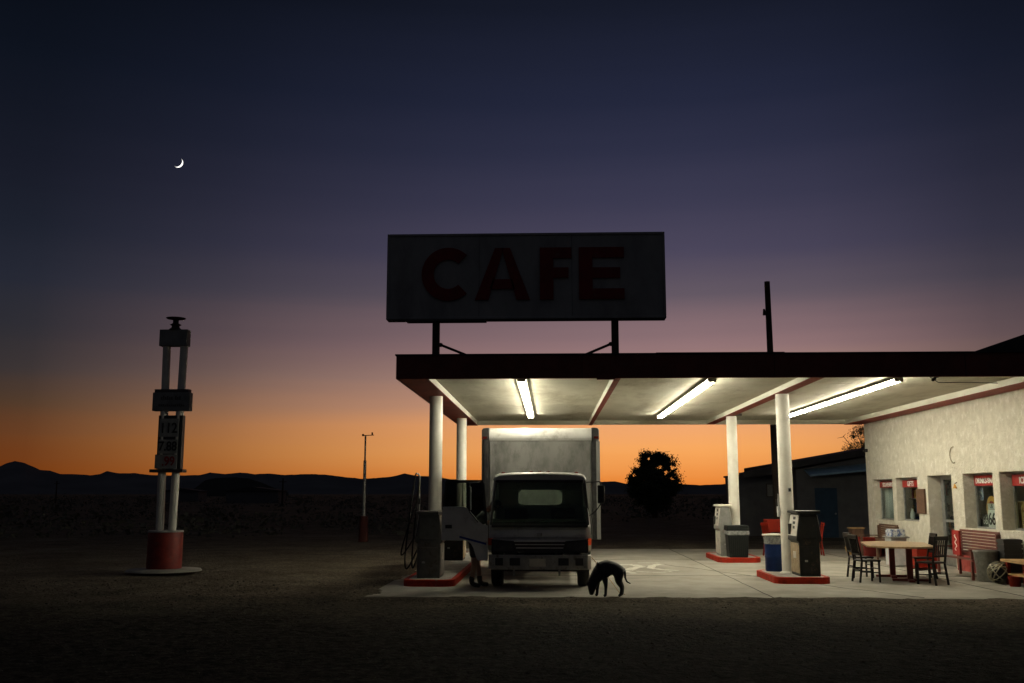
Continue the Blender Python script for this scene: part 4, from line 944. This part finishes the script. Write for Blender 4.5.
for k, y0, y1, z0, z1, dp in OP:
    ysp = [y0] + [v_ for v_ in yb if y0 < v_ < y1] + [y1]; zsp = [z0] + [v_ for v_ in zbk if z0 < v_ < z1] + [z1]
    xi = WX+dp
    for a, b in zip(zsp[:-1], zsp[1:]):
        bq([(WX, y0, a), (xi, y0, a), (xi, y0, b), (WX, y0, b)]); bq([(WX, y1, a), (WX, y1, b), (xi, y1, b), (xi, y1, a)])
    bq([(WX, y0, z1), (xi, y0, z1), (xi, y1, z1), (WX, y1, z1)])
    if k == 'w': bq([(WX, y0, z0), (WX, y1, z0), (xi, y1, z0), (xi, y0, z0)])
bmesh.ops.remove_doubles(bmw, verts=bmw.verts, dist=0.001)
bmesh.ops.recalc_face_normals(bmw, faces=bmw.faces)
me = bpy.data.meshes.new('wall'); bmw.to_mesh(me); bmw.free(); me.materials.append(M['stucco'])
wo = bpy.data.objects.new('wall', me); COL.objects.link(wo); wo.parent = cf
bv = wo.modifiers.new('b', 'BEVEL'); bv.width = 0.09; bv.segments = 4; bv.limit_method = 'ANGLE'; bv.angle_limit = R(40)
for p_ in me.polygons: p_.use_smooth = True
# end walls, back and roof
MB().box(WX+0.002, 22, 32.0, 32.199, 0, 4.6).box(WX+0.002, 22, 19.301, 19.5, 0, 4.6).box(21.8, 22, 19.5, 32.0, 0, 4.6).build('wall', 'stucco', cf)
MB().box(WX+0.01, 22.2, 19.2, 32.4, 4.602, 4.72).build('roof', 'roof', cf)
# raised gable behind the parapet
MB().prism([(10.4, 4.72), (10.4, 5.28), (16.5, 7.35), (22.0, 5.5), (22.0, 4.72)], 'y', 26.0, 31.6).build('roof', 'roof', cf)
# red base band
m = MB()
for a, b in ((19.3, 25.42), (27.18, 32.2)): m.box(WX-0.012, WX-0.002, a, b, 0, 0.5)
m.build('base_band', 'wallred', cf)
# inner room
MB().box(10.43, 14.5, 19.6, 31.9, 0.0, 0.04).box(14.4, 14.5, 19.6, 31.9, 0.04, 3.2).box(10.1, 14.5, 19.6, 31.9, 3.2, 3.25).build('room', 'shopwall', cf)
# windows and door
for k, y0, y1, z0, z1, dp in OP:
    x = WX+dp; f = MB(); e = 0.045
    if k == 'w':
        f.box(x-0.02, x+0.04, y0, y1, z0, z0+e).box(x-0.02, x+0.04, y0, y1, z1-e, z1).box(x-0.02, x+0.04, y0, y0+e, z0+e, z1-e).box(x-0.02, x+0.04, y1-e, y1, z0+e, z1-e)
        fo_ = f.build('window', 'alum', cf)
        MB().box(x+0.005, x+0.012, y0+e, y1-e, z0+e, z1-e).build('pane', 'glass', fo_)
    else:
        f.box(x-0.02, x+0.05, y0+0.0, y0+0.09, 0.0, z1).box(x-0.02, x+0.05, y1-0.09, y1, 0.0, z1).box(x-0.02, x+0.05, y0+0.09, y1-0.09, z1-0.1, z1)
        f.box(x-0.01, x+0.04, y0+0.09, y0+0.17, 0.02, z1-0.1).box(x-0.01, x+0.04, y1-0.17, y1-0.09, 0.02, z1-0.1).box(x-0.01, x+0.04, y0+0.17, y1-0.17, 0.02, 0.42).box(x-0.01, x+0.04, y0+0.17, y1-0.17, 1.12, 1.18).box(x-0.01, x+0.04, (y0+y1)/2-0.03, (y0+y1)/2+0.03, 0.42, z1-0.1)
        fo_ = f.build('door', 'alum', cf)
        MB().box(x+0.01, x+0.016, y0+0.17, y1-0.17, 0.42, z1-0.1).build('pane', 'glass', fo_)
        MB().bar((x-0.05, y0+0.25, 1.0), (x-0.05, y0+0.25, 1.3), 0.02).build('handle', 'alum', fo_)
# wall things
t = thing('notice_board', 'brown wooden notice board on the wall between second window and door', 'notice board', (WX-0.03, 27.55, 1.32))
MB().box(-0.02, 0.02, -0.3, 0.3, 0, 0.66).build('board', 'brownwood', t)
t = thing('horseshoe', 'curved horseshoe-like ornament high on the stucco wall', 'ornament', (WX-0.03, 25.2, 2.8))
MB().tube([(0, 0.2*math.cos(R(a)), 0.2*math.sin(R(a))) for a in range(-110, 111, 15)], 0.012, n=8).build('ring', 'stuccodark', t)
t = thing('wall_bell', 'small brass bell on the wall between door and third window', 'bell', (WX-0.06, 25.15, 1.98))
MB().lathe((0,0,0), [(0.05, 0), (0.035, 0.04), (0.02, 0.09), (0.01, 0.11)], n=12).build('cup', 'yellow', t)
MB().bar((0, 0, 0.11), (0.06, 0, 0.15), 0.015).build('bracket', 'steel', t)
t = thing('wall_fitting', 'small dark fitting at the far corner of the stucco wall', 'wall fitting', (WX-0.03, 32.0, 3.15))
MB().box(-0.03, 0.03, -0.05, 0.05, 0, 0.1).cyl((-0.03, 0, 0.05), (-0.12, 0, 0.02), 0.03, n=10).build('box', 'black', t)

# banners and window goods
RT = (R(90), 0, R(-90))
def banner(x, y0, y1, z0, z1, txt, sz, lab, ty=None):
    t = thing('window_banner', lab, 'banner', (x, (y0+y1)/2, z0), group='red banners in the cafe windows')
    MB().box(-0.006, 0.006, -(y1-y0)/2, (y1-y0)/2, 0, z1-z0).build('cloth', 'signred', t)
    text_mesh('lettering', txt, sz, 'white', t, (-0.012, 0 if ty is None else ty, (z1-z0)/2-0.01), RT, depth=0.003, bold=0.004)
banner(10.17, 29.92, 31.48, 2.03, 2.22, 'SOUVENIRS', 0.17, 'red banner in the farthest left cafe window reading SOUVENIRS', 0.05)
banner(10.17, 27.92, 29.48, 2.03, 2.24, 'GIFTS', 0.2, 'red banner in the second cafe window reading GIFTS', 0.12)
banner(10.25, 23.22, 24.73, 2.04, 2.28, 'DRINKS-SNACKS', 0.175, 'red banner in the window right of the door reading DRINKS-SNACKS', 0.0)
banner(10.25, 21.27, 22.73, 2.02, 2.27, 'ICE CREAM', 0.2, 'red banner in the rightmost cafe window reading ICE CREAM', -0.12)
# curtains
def curtain(y0, y1, z0, z1, x, lab):
    m_ = MB(); n_ = 60; vs = []
    for i in range(n_+1):
        y = y0+(y1-y0)*i/n_; xx = x+0.03*math.sin(i*0.9)+0.01*math.sin(i*2.3)
        vs += [(xx, y, z0), (xx, y, z1)]
    m_.add(vs, [(2*i, 2*i+1, 2*i+3, 2*i+2) for i in range(n_)], True)
    t_ = m_.build('curtain', 'curtain'); t_.modifiers.new('s', 'SOLIDIFY').thickness = 0.006
    tag(t_, lab, 'curtain')
curtain(30.6, 31.95, 1.0, 2.35, 10.36, 'white pleated curtain filling the farthest left window')
curtain(29.95, 30.5, 1.0, 2.35, 10.38, 'narrow pale curtain at the left edge of the second window')
# shelves with goods behind door and windows
cols = ['signred', 'white', 'blueplastic', 'yellow', 'tanwood', 'leaf', 'black', 'paper', 'galv']
def shelf_unit(y0, y1, z0, z1, x, lab, nsh=4, seed=1, dens=0.8):
    rnd = random.Random(seed)
    t_ = thing('shop_shelf', lab, 'shelf', (x, (y0+y1)/2, 0))
    hy = (y1-y0)/2; m_ = MB().box(0.28, 0.3, -hy, hy, 0.05, z1)
    for k in range(nsh):
        z = z0+(z1-z0)*k/nsh; m_.box(-0.0, 0.28, -hy, hy, z, z+0.02)
    m_.build('rack', 'shelf', t_)
    lots = {}
    for k in range(nsh):
        z = z0+(z1-z0)*k/nsh+0.021; y = -hy+0.03; hmax = (z1-z0)/nsh-0.05
        while y < hy-0.08:
            w_ = rnd.uniform(0.05, 0.14); h = hmax*rnd.uniform(0.45, 1)
            if rnd.random() < dens:
                mb = lots.setdefault(rnd.choice(cols), MB())
                if rnd.random() < 0.5: mb.box(0.03, 0.03+w_, y, y+w_*0.9, z, z+h)
                else: mb.lathe((0.1, y+w_/2, z), [(w_*0.4, 0), (w_*0.42, h*0.6), (w_*0.2, h*0.8), (w_*0.18, h)], n=10)
            y += w_+0.02
    for k, mb in lots.items():
        o_ = mb.build('goods', k, t_); o_['kind'] = 'stuff'
shelf_unit(26.8, 28.6, 0.1, 2.2, 10.62, 'stocked goods shelf seen through the glass cafe door', 5, 3)
shelf_unit(28.9, 29.9, 0.9, 2.1, 10.48, 'stocked goods shelf inside the second window', 3, 4)
shelf_unit(24.0, 24.7, 1.72, 2.3, 10.55, 'shelf of dark goods high inside the third window', 2, 5)
shelf_unit(22.0, 23.9, 0.4, 2.1, 11.0, 'back shelf inside the rightmost window', 4, 9)
t = thing('vase', 'white bottle-shaped vase standing inside the second window', 'vase', (10.42, 29.5, 1.1))
MB().lathe((0,0,0), [(0.05, 0), (0.08, 0.1), (0.06, 0.2), (0.025, 0.28), (0.03, 0.32)]).build('vessel', 'whitemetal', t)
t = thing('price_poster', 'pale printed poster in the upper left of the third window', 'poster', (10.4, 24.9, 1.7))
MB().box(0, 0.006, -0.28, 0.25, 0, 0.3).build('sheet', 'paper', t)
t = thing('round_crest', 'round ochre crest sign with red middle inside the third window', 'sign', (10.5, 24.4, 1.5))
m = MB(); m.cyl((0,0,0), (-0.02,0,0), 0.3, n=36); m.build('disc', 'yellow', t)
MB().cyl((-0.021,0,0), (-0.028,0,0), 0.18, n=30).build('centre', 'letter', t)
MB().lathe((0,0,0), [(0,0),(0,0)], n=3) if False else None
t = thing('route_sign', 'white US route 66 shield sign leaning inside the third window', 'sign', (10.42, 24.28, 1.06))
MB().box(0, 0.01, -0.22, 0.22, 0, 0.42).build('shield', 'white', t)
text_mesh('lettering', '66', 0.4, 'black', t, (-0.006, 0, 0.19), RT, depth=0.003, bold=0.008)
MB().box(-0.004, 0.006, -0.2, 0.2, 0.43, 0.56).build('us_plate', 'whitemetal', t)
text_mesh('lettering', 'US', 0.13, 'black', t, (-0.008, 0, 0.495), RT, depth=0.002)
t = thing('black_plate', 'black number plate with white digits beside the route 66 sign', 'plate', (10.44, 24.7, 1.06))
MB().box(0, 0.01, -0.18, 0.18, 0, 0.3).build('plate', 'black', t)
text_mesh('lettering', '66', 0.26, 'white', t, (-0.006, 0, 0.15), RT, depth=0.002)
t = thing('spray_bottle', 'blue and white bottle at the left corner of the third window', 'bottle', (10.41, 24.98, 1.05))
MB().lathe((0,0,0), [(0.06, 0), (0.065, 0.16), (0.03, 0.24), (0.03, 0.3)]).build('bottle', 'blueplastic', t)
MB().lathe((0,0,0.3), [(0.034, 0), (0.034, 0.05)]).build('cap', 'white', t)
t = thing('cardboard_box', 'large ochre cardboard box filling the rightmost window', 'box', (10.6, 22.6, 1.06))
MB().box(-0.18, 0.4, -0.55, 0.42, 0, 0.62).build('carton', 'cardboard', t, bevel=0.005)
t = thing('paper_cup', 'white and blue paper cup beside the cardboard box', 'cup', (10.42, 23.25, 1.32))
MB().lathe((0,0,0), [(0.05, 0), (0.07, 0.16)]).build('cup', 'white', t)
MB().lathe((0,0,-0.15), [(0.09, 0), (0.09, 0.149)], n=16).build('stand', 'tanwood', t)
t = thing('window_card', 'small pale card of notices at the top left of the rightmost window', 'card', (10.42, 23.3, 1.72))
MB().box(0, 0.006, -0.25, 0.2, 0, 0.32).build('sheet', 'paper', t)

# ------------------------------------------------------------------ table and chairs
tx, ty = 7.6, 22.65
tbl = thing('cafe_table', 'pale wooden table on two dark red pedestals between black chairs', 'table', (tx, ty, 0), R(-13))
a, b, c_ = 0.72, 1.55, 0.32
a, b, c_ = 0.68, 1.3, 0.4
MB().prism([(-a+c_, -b), (a-c_, -b), (a, -b+c_), (a, b-c_), (a-c_, b), (-a+c_, b), (-a, b-c_), (-a, -b+c_)], 'z', 0.72, 0.76).build('table_top', 'tabletop', tbl, bevel=0.006)
for px_, py_ in ((0.2, -0.45), (-0.05, 0.6)):
    q = MB(); q.box(px_-0.06, px_+0.06, py_-0.06, py_+0.06, 0.05, 0.70).box(px_-0.3, px_+0.3, py_-0.3, py_+0.3, 0.70, 0.719)
    po = q.build('pedestal', 'darkred', tbl, bevel=0.006)
    MB().box(px_-0.36, px_+0.36, py_-0.06, py_+0.06, 0.0, 0.049).box(px_-0.06, px_+0.06, py_+0.061, py_+0.36, 0.0, 0.045).box(px_-0.06, px_+0.06, py_-0.36, py_-0.061, 0.0, 0.045).build('foot', 'darkred', po, bevel=0.006)
def chair(m_, label, cat='chair'):
    t_ = thing('wooden_chair', label, cat)
    # faces +x locally: seat centre at origin, back at -x
    MB().box(-0.21, 0.22, -0.215, 0.215, 0.43, 0.465).build('seat', m_, t_, bevel=0.012)
    for sx, sy in ((1,-1),(1,1),(-1,-1),(-1,1)):
        if sx > 0: MB().bar((0.19, sy*0.185, 0.0), (0.185, sy*0.18, 0.43), 0.036).build('leg', m_, t_, bevel=0.004)
        else: MB().bar((-0.25, sy*0.19, 0.0), (-0.19, sy*0.185, 0.43), 0.036).build('leg', m_, t_, bevel=0.004)
    for s in (-1, 1): MB().bar((-0.19, s*0.19, 0.44), (-0.285, s*0.19, 0.96), 0.034).build('back_post', m_, t_, bevel=0.004)
    MB().box(-0.305, -0.27, -0.215, 0.215, 0.90, 0.985).build('top_rail', m_, t_, bevel=0.008)
    MB().box(-0.245, -0.222, -0.17, 0.17, 0.56, 0.60).build('lower_rail', m_, t_, bevel=0.004)
    for k in range(5):
        y = -0.13+k*0.065; MB().bar((-0.235, y, 0.60), (-0.287, y, 0.90), 0.03, 0.012, up=(0,1,0)).build('slat', m_, t_)
    for s in (-1, 1): MB().bar((-0.225, s*0.185, 0.22), (0.187, s*0.182, 0.2), 0.022).build('stretcher', m_, t_)
    MB().bar((0.188, -0.18, 0.28), (0.188, 0.18, 0.28), 0.022).bar((-0.22, -0.18, 0.26), (-0.22, 0.18, 0.26), 0.022).build('stretcher', m_, t_)
    return t_
ch0 = chair('blackwood', 'nearer black wooden chair on the left side of the table')
ch0['group'] = 'black slat-back chairs at the table'
ch0.location = (6.72, 21.95, 0.001); ch0.rotation_euler.z = R(8)
for x, y, rz, lab in ((6.93, 23.05, R(4), 'farther black wooden chair on the left side of the table'),
                      (7.85, 21.36, R(122), 'nearest black wooden chair, its back towards the cafe wall at right'),
                      (8.2, 22.85, R(178), 'black wooden chair behind the nearest one on the wall side of the table')):
    c = copy_tree(ch0); c.location = (x, y, 0.001); c.rotation_euler.z = rz; c['label'] = lab
rc0 = chair('redwood', 'red wooden chair seen side-on left of the blue barrel bin'); rc0['group'] = 'red chairs behind the pumps'
rc0.location = (6.72, 30.9, 0.001); rc0.rotation_euler.z = R(20)
for x, y, rz, lab in ((8.0, 31.2, R(175), 'red wooden chair glimpsed right of the black pump'),):
    c = copy_tree(rc0); c.location = (x, y, 0.001); c.rotation_euler.z = rz; c['label'] = lab
t = thing('drinks_cooler', 'red metal drinks cooler on legs behind the blue barrel bin', 'cooler', (6.93, 31.6, 0))
MB().box(-0.3, 0.3, -0.25, 0.25, 0.68, 1.07).build('tub', 'redwood', t, bevel=0.015)
for sx in (-1, 1):
    for sy in (-1, 1): MB().box(sx*0.25-0.02, sx*0.25+0.02, sy*0.2-0.02, sy*0.2+0.02, 0, 0.679).build('leg', 'darkred', t)

# ------------------------------------------------------------------ benches and clutter along the wall
def bench(x, y0, y1, m_, label, backh=0.95, nb=9, slope=0.0):
    t_ = thing('slatted_bench', label, 'bench', (x, (y0+y1)/2, 0.001)); hy = (y1-y0)/2
    sl = MB()
    for k in range(7): sl.box(-0.34+k*0.075, -0.28+k*0.075, -hy, hy, 0.42-0.008*k, 0.445-0.008*k)
    sl.build('seat', m_, t_)
    bk = MB()
    for k in range(nb):
        z = 0.47+(backh-0.47)*k/(nb-1); xx = 0.2+0.12*(z-0.45)
        bk.box(xx, xx+0.022, -hy, hy, z-0.026, z+0.026)
    bk.box(0.2, 0.3, -hy, -hy+0.05, 0.4, backh-0.02) ; bk.box(0.2, 0.3, hy-0.05, hy, 0.4, backh-0.02)
    bk.build('backrest', m_, t_)
    for y in (-hy+0.1, hy-0.1):
        MB().box(-0.33, -0.28, y-0.03, y+0.03, 0, 0.40).build('leg', m_, t_)
        MB().box(0.16, 0.21, y-0.03, y+0.03, 0, 0.40).build('leg', m_, t_)
        MB().box(-0.36, 0.2, y-0.03, y+0.03, 0.62, 0.65).box(-0.33, -0.28, y-0.03, y+0.03, 0.447, 0.62).build('armrest', m_, t_)
    return t_
bench(9.5, 28.9, 30.5, 'brownwood', 'dark brown slatted bench under the second window beyond the table')
bench(9.4, 22.25, 24.35, 'redbrown', 'red-brown slatted bench under the third window right of the door', backh=1.0)
t = thing('red_sign_panel', 'upright red panel sign with white vertical lettering on the bench', 'sign', (9.42, 23.95, 0.45))
MB().box(-0.02, 0.02, -0.2, 0.2, 0, 0.56).build('panel', 'signred', t, bevel=0.005)
MB().tube([(-0.026, -0.02+0.05*math.sin(k*1.1), 0.1+0.36*k/14) for k in range(15)], 0.012, n=6).build('lettering', 'white', t)
t = thing('trash_can', 'tapered galvanised trash can in front of the bench, beside the woven ball', 'trash can', (9.32, 22.15, 0.001))
MB().lathe((0,0,0), [(0.19, 0), (0.2, 0.02), (0.25, 0.6), (0.27, 0.62), (0.265, 0.65)], n=28).build('body', 'galv', t)
MB().lathe((0,0,0.651), [(0.24, 0), (0.22, 0.005)], n=24).build('opening', 'black', t)
t = thing('crate_stack', 'dark ribbed stack of crates right of the bench back', 'crates', (9.72, 21.9, 0.001))
m = MB()
for k in range(9): m.box(-0.2, 0.2, -0.17, 0.17, 0.02+k*0.1, 0.02+k*0.1+0.07)
m.box(-0.18, 0.18, -0.15, 0.15, 0, 0.9); m.build('crates', 'black', t)
t = thing('woven_ball', 'round ball woven of pale wire on the ground by the trash can', 'ball', (9.3, 21.55, 0.001))
MB().ball((0,0,0.23), 0.2, 20, 14).build('core', 'black', t)
m = MB(); rnd = random.Random(5)
for k in range(11):
    n1 = Vector((rnd.uniform(-1,1), rnd.uniform(-1,1), rnd.uniform(-1,1))).normalized(); u1 = n1.orthogonal().normalized(); v1 = n1.cross(u1)
    m.tube([Vector((0,0,0.23))+(u1*math.cos(2*PI*i/20)+v1*math.sin(2*PI*i/20))*0.215 for i in range(21)], 0.013, n=6)
m.build('wire', 'wire', t)
t = thing('plank_bench', 'low tan plank bench along the wall at the right picture edge', 'bench', (9.6, 20.6, 0.001))
MB().box(-0.25, 0.25, -1.0, 0.95, 0.46, 0.51).build('seat', 'tanwood', t, bevel=0.005)
MB().box(-0.2, 0.2, -0.9, 0.85, 0.2, 0.235).build('shelf', 'tanwood', t)
for y in (-0.85, 0.0, 0.8):
    MB().box(-0.2, -0.14, y-0.05, y+0.05, 0, 0.459).build('leg', 'redwood', t); MB().box(0.14, 0.2, y-0.05, y+0.05, 0, 0.459).build('leg', 'redwood', t)
t = thing('red_bucket', 'small red bucket under the tan plank bench', 'bucket', (9.35, 20.95, 0.001))
MB().lathe((0,0,0), [(0.1, 0), (0.13, 0.2), (0.135, 0.2)]).build('body', 'redwood', t)
# around the far side of the table
t = thing('newspaper_rack', 'white metal rack with a pile of newspapers behind the table', 'rack', (8.95, 26.7, 0.001))
MB().box(-0.2, 0.2, -0.25, 0.25, 0.02, 0.72).build('cabinet', 'whitemetal', t, bevel=0.02)
MB().box(-0.24, 0.24, -0.35, 0.3, 0.721, 0.76).build('tray', 'galv', t)
t = thing('newspaper_pile', 'pile of white and blue newspapers on the white rack', 'newspapers', (8.95, 26.7, 0.762))
m = MB(); rnd = random.Random(3)
for k in range(6): m.box(-0.17, 0.17, -0.24, 0.24, k*0.03, k*0.03+0.027, Matrix.Rotation(rnd.uniform(-.1, .1), 4, 'Z'))
m.build('sheets', 'paper', t)
for x, y, lab in ((9.6, 31.1, 'red planter box at the far wall, left of the brown bench'), (9.35, 26.1, 'red box by the cafe door behind the right chairs')):
    t = thing('red_box', lab, 'box', (x, y, 0.001), group='red boxes by the wall')
    MB().box(-0.25, 0.25, -0.45, 0.4, 0, 0.5).build('tub', 'wallred' if x > 9.5 else 'redwood', t, bevel=0.02)
    MB().box(-0.27, 0.27, -0.47, 0.42, 0.501, 0.54).build('rim', 'redwood', t, bevel=0.008)
t = thing('straw_basket', 'round straw basket on the red planter near the far corner', 'basket', (9.3, 31.55, 0.001))
MB().lathe((0,0,0), [(0.16, 0), (0.24, 0.1), (0.27, 0.22), (0.2, 0.34), (0.12, 0.38)]).build('weave', 'straw', t)
t = thing('wooden_box', 'brown wooden box with tan lid at the far corner of the cafe', 'post', (9.75, 32.75, 0.0))
MB().box(-0.2, 0.2, -0.15, 0.15, 0, 0.75).build('body', 'brownwood', t, bevel=0.01)
MB().box(-0.23, 0.23, -0.18, 0.18, 0.751, 0.79).build('lid', 'tanwood', t)

# ------------------------------------------------------------------ dark buildings behind
bd = thing('garage_building', 'dark low block garage with sloping roof and blue awning behind the canopy', 'building', (0,0,0))
MB().prism([(10.65, -0.05), (26.0, -0.05), (26.0, 5.55), (10.65, 2.9)], 'y', 44.0, 54.0).build('wall', 'block', bd)
def rz_(x): return 3.18+(x-10.62)*0.1735
MB().prism([(10.4, rz_(10.4)-0.2), (10.4, rz_(10.4)+0.06), (26.5, rz_(26.5)+0.05), (26.5, rz_(26.5)-0.2)], 'y', 43.4, 54.4).build('roof', 'roof', bd)
MB().prism([(8.3, rz_(8.3)-0.28), (8.3, rz_(8.3)-0.02), (10.399, rz_(10.4)+0.04), (10.399, rz_(10.4)-0.3)], 'y', 43.6, 44.6).build('porch_roof', 'roof', bd)
aw = MB(); aw.add([(11.0, 44.0, 2.9), (18.0, 44.0, 3.55), (18.0, 43.0, 3.30), (11.0, 43.0, 2.65)] + [(11.0, 44.0, 2.84), (18.0, 44.0, 3.49), (18.0, 43.0, 3.22), (11.0, 43.0, 2.57)],
       [(0,1,2,3),(7,6,5,4),(0,4,5,1),(1,5,6,2),(2,6,7,3),(3,7,4,0)]); aw.build('awning', 'awning', bd)
dd = MB().box(11.4, 12.35, 43.95, 43.998, 0.0, 2.1).build('door', 'bluedoor', bd)
MB().ball((12.25, 43.92, 1.0), 0.04, 10, 6).build('handle', 'alum', dd)
MB().box(11.34, 11.395, 43.96, 43.999, 0, 2.16).box(12.355, 12.41, 43.96, 43.999, 0, 2.16).box(11.395, 12.355, 43.96, 43.999, 2.105, 2.16).build('door_frame', 'block', bd)
MB().box(9.75, 10.1, 44.0, 44.3, 0, rz_(9.75)-0.25).build('porch_post', 'block', bd)
sh = thing('dark_shed', 'small flat-roofed dark shed with a little window left of the garage', 'shed', (9.1, 47.0, -0.05))
MB().box(-0.72, 1.4, -1.2, 1.6, 0, 2.65).build('wall', 'block', sh)
MB().box(-0.78, 1.45, -1.3, 1.7, 2.651, 2.74).build('roof', 'roof', sh)
wf = MB().box(0.62, 1.12, -1.23, -1.201, 1.75, 2.35).build('window', 'steel', sh)
MB().box(0.66, 1.08, -1.24, -1.231, 1.79, 2.31).build('pane', 'galv', wf)

# ------------------------------------------------------------------ trees
def tree(loc, label, rx, rz_c, zc, n, leaf, trunk_h, seed, holes=(), clumps=34, low=0.0):
    rnd = random.Random(seed)
    t_ = thing('tree', label, 'tree', loc)
    tk = MB(); tk.cyl((0,0,-0.1), (0.05,0,trunk_h), 0.22*rx/2, 0.13*rx/2, n=12)
    tips = []
    for k in range(9):
        a = 2*PI*k/9+rnd.uniform(-.3,.3); L = rx*rnd.uniform(0.5, 0.95); z1 = zc+rz_c*rnd.uniform(-0.3, 0.85)
        mid = Vector((L*0.45*math.cos(a), L*0.45*math.sin(a), trunk_h+(z1-trunk_h)*0.55)); tip = Vector((L*math.cos(a), L*math.sin(a), z1))
        tk.cyl((0.05,0,trunk_h*0.9), mid, 0.07, 0.045, n=7); tk.cyl(mid, tip, 0.045, 0.012, n=6); tips.append(tip)
        for q in range(3):
            p_ = mid.lerp(tip, rnd.uniform(0.2, 1)); e_ = p_+Vector((rnd.uniform(-1,1), rnd.uniform(-1,1), rnd.uniform(-.2,1)))*rx*0.25
            tk.cyl(p_, e_, 0.02, 0.006, n=5)
    tk.build('trunk', 'bark', t_)
    cr = MB()
    cl = []
    while len(cl) < clumps:
        p_ = Vector((rnd.uniform(-1,1), rnd.uniform(-1,1), rnd.uniform(-1,1)))
        if p_.length > 1 or p_.length < 0.35: continue
        q_ = Vector((p_.x*rx*0.86, p_.y*rx*0.86, zc+p_.z*rz_c*0.86))
        az_ = math.atan2(p_.z, p_.x); wob = 0.88 + 0.2*noise.noise(Vector((math.cos(az_)*2.2, math.sin(az_)*2.2, seed)))
        q_.x *= wob*1.1; q_.z = zc + (q_.z-zc)*wob*1.1
        cl.append((q_, rx*rnd.uniform(0.09, 0.26)))
    for k in range(n):
        c0, rr = rnd.choice(cl)
        p_ = c0+Vector((rnd.gauss(0,1), rnd.gauss(0,1), rnd.gauss(0,0.8)))*rr*0.55
        if any(math.hypot(p_.x-hx, p_.z-hz) < hr*(0.7+0.6*noise.noise(Vector((p_.x*5, 0, p_.z*5)))) for hx, hz, hr in holes) and rnd.random() < 0.97: continue
        u = Vector((rnd.uniform(-1,1), rnd.uniform(-1,1), rnd.uniform(-1,1))).normalized()*leaf*rnd.uniform(0.6, 1.3)
        v = u.orthogonal().normalized()*leaf*rnd.uniform(0.3, 0.6)
        cr.add([p_-u, p_-v, p_+u, p_+v], [(0,1,2,3)])
    cr.build('crown', 'leaf', t_)
    return t_
tree((8.2, 80, 0), 'round dark tree standing alone on the plain right of the truck', 2.25, 2.75, 2.85, 34000, 0.10, 0.9, 31, holes=((0.42, 3.95, 0.34), (0.95, 3.5, 0.3), (1.4, 3.0, 0.3), (0.7, 3.15, 0.25), (1.35, 3.9, 0.3), (-0.35, 4.6, 0.26), (-1.25, 4.1, 0.3), (0.1, 3.3, 0.2), (-1.6, 3.3, 0.22)), clumps=150)
tree((19.0, 60, 0), 'sparse tree crown showing past the far corner of the cafe wall', 1.7, 1.5, 4.7, 7000, 0.06, 2.6, 23, clumps=60)
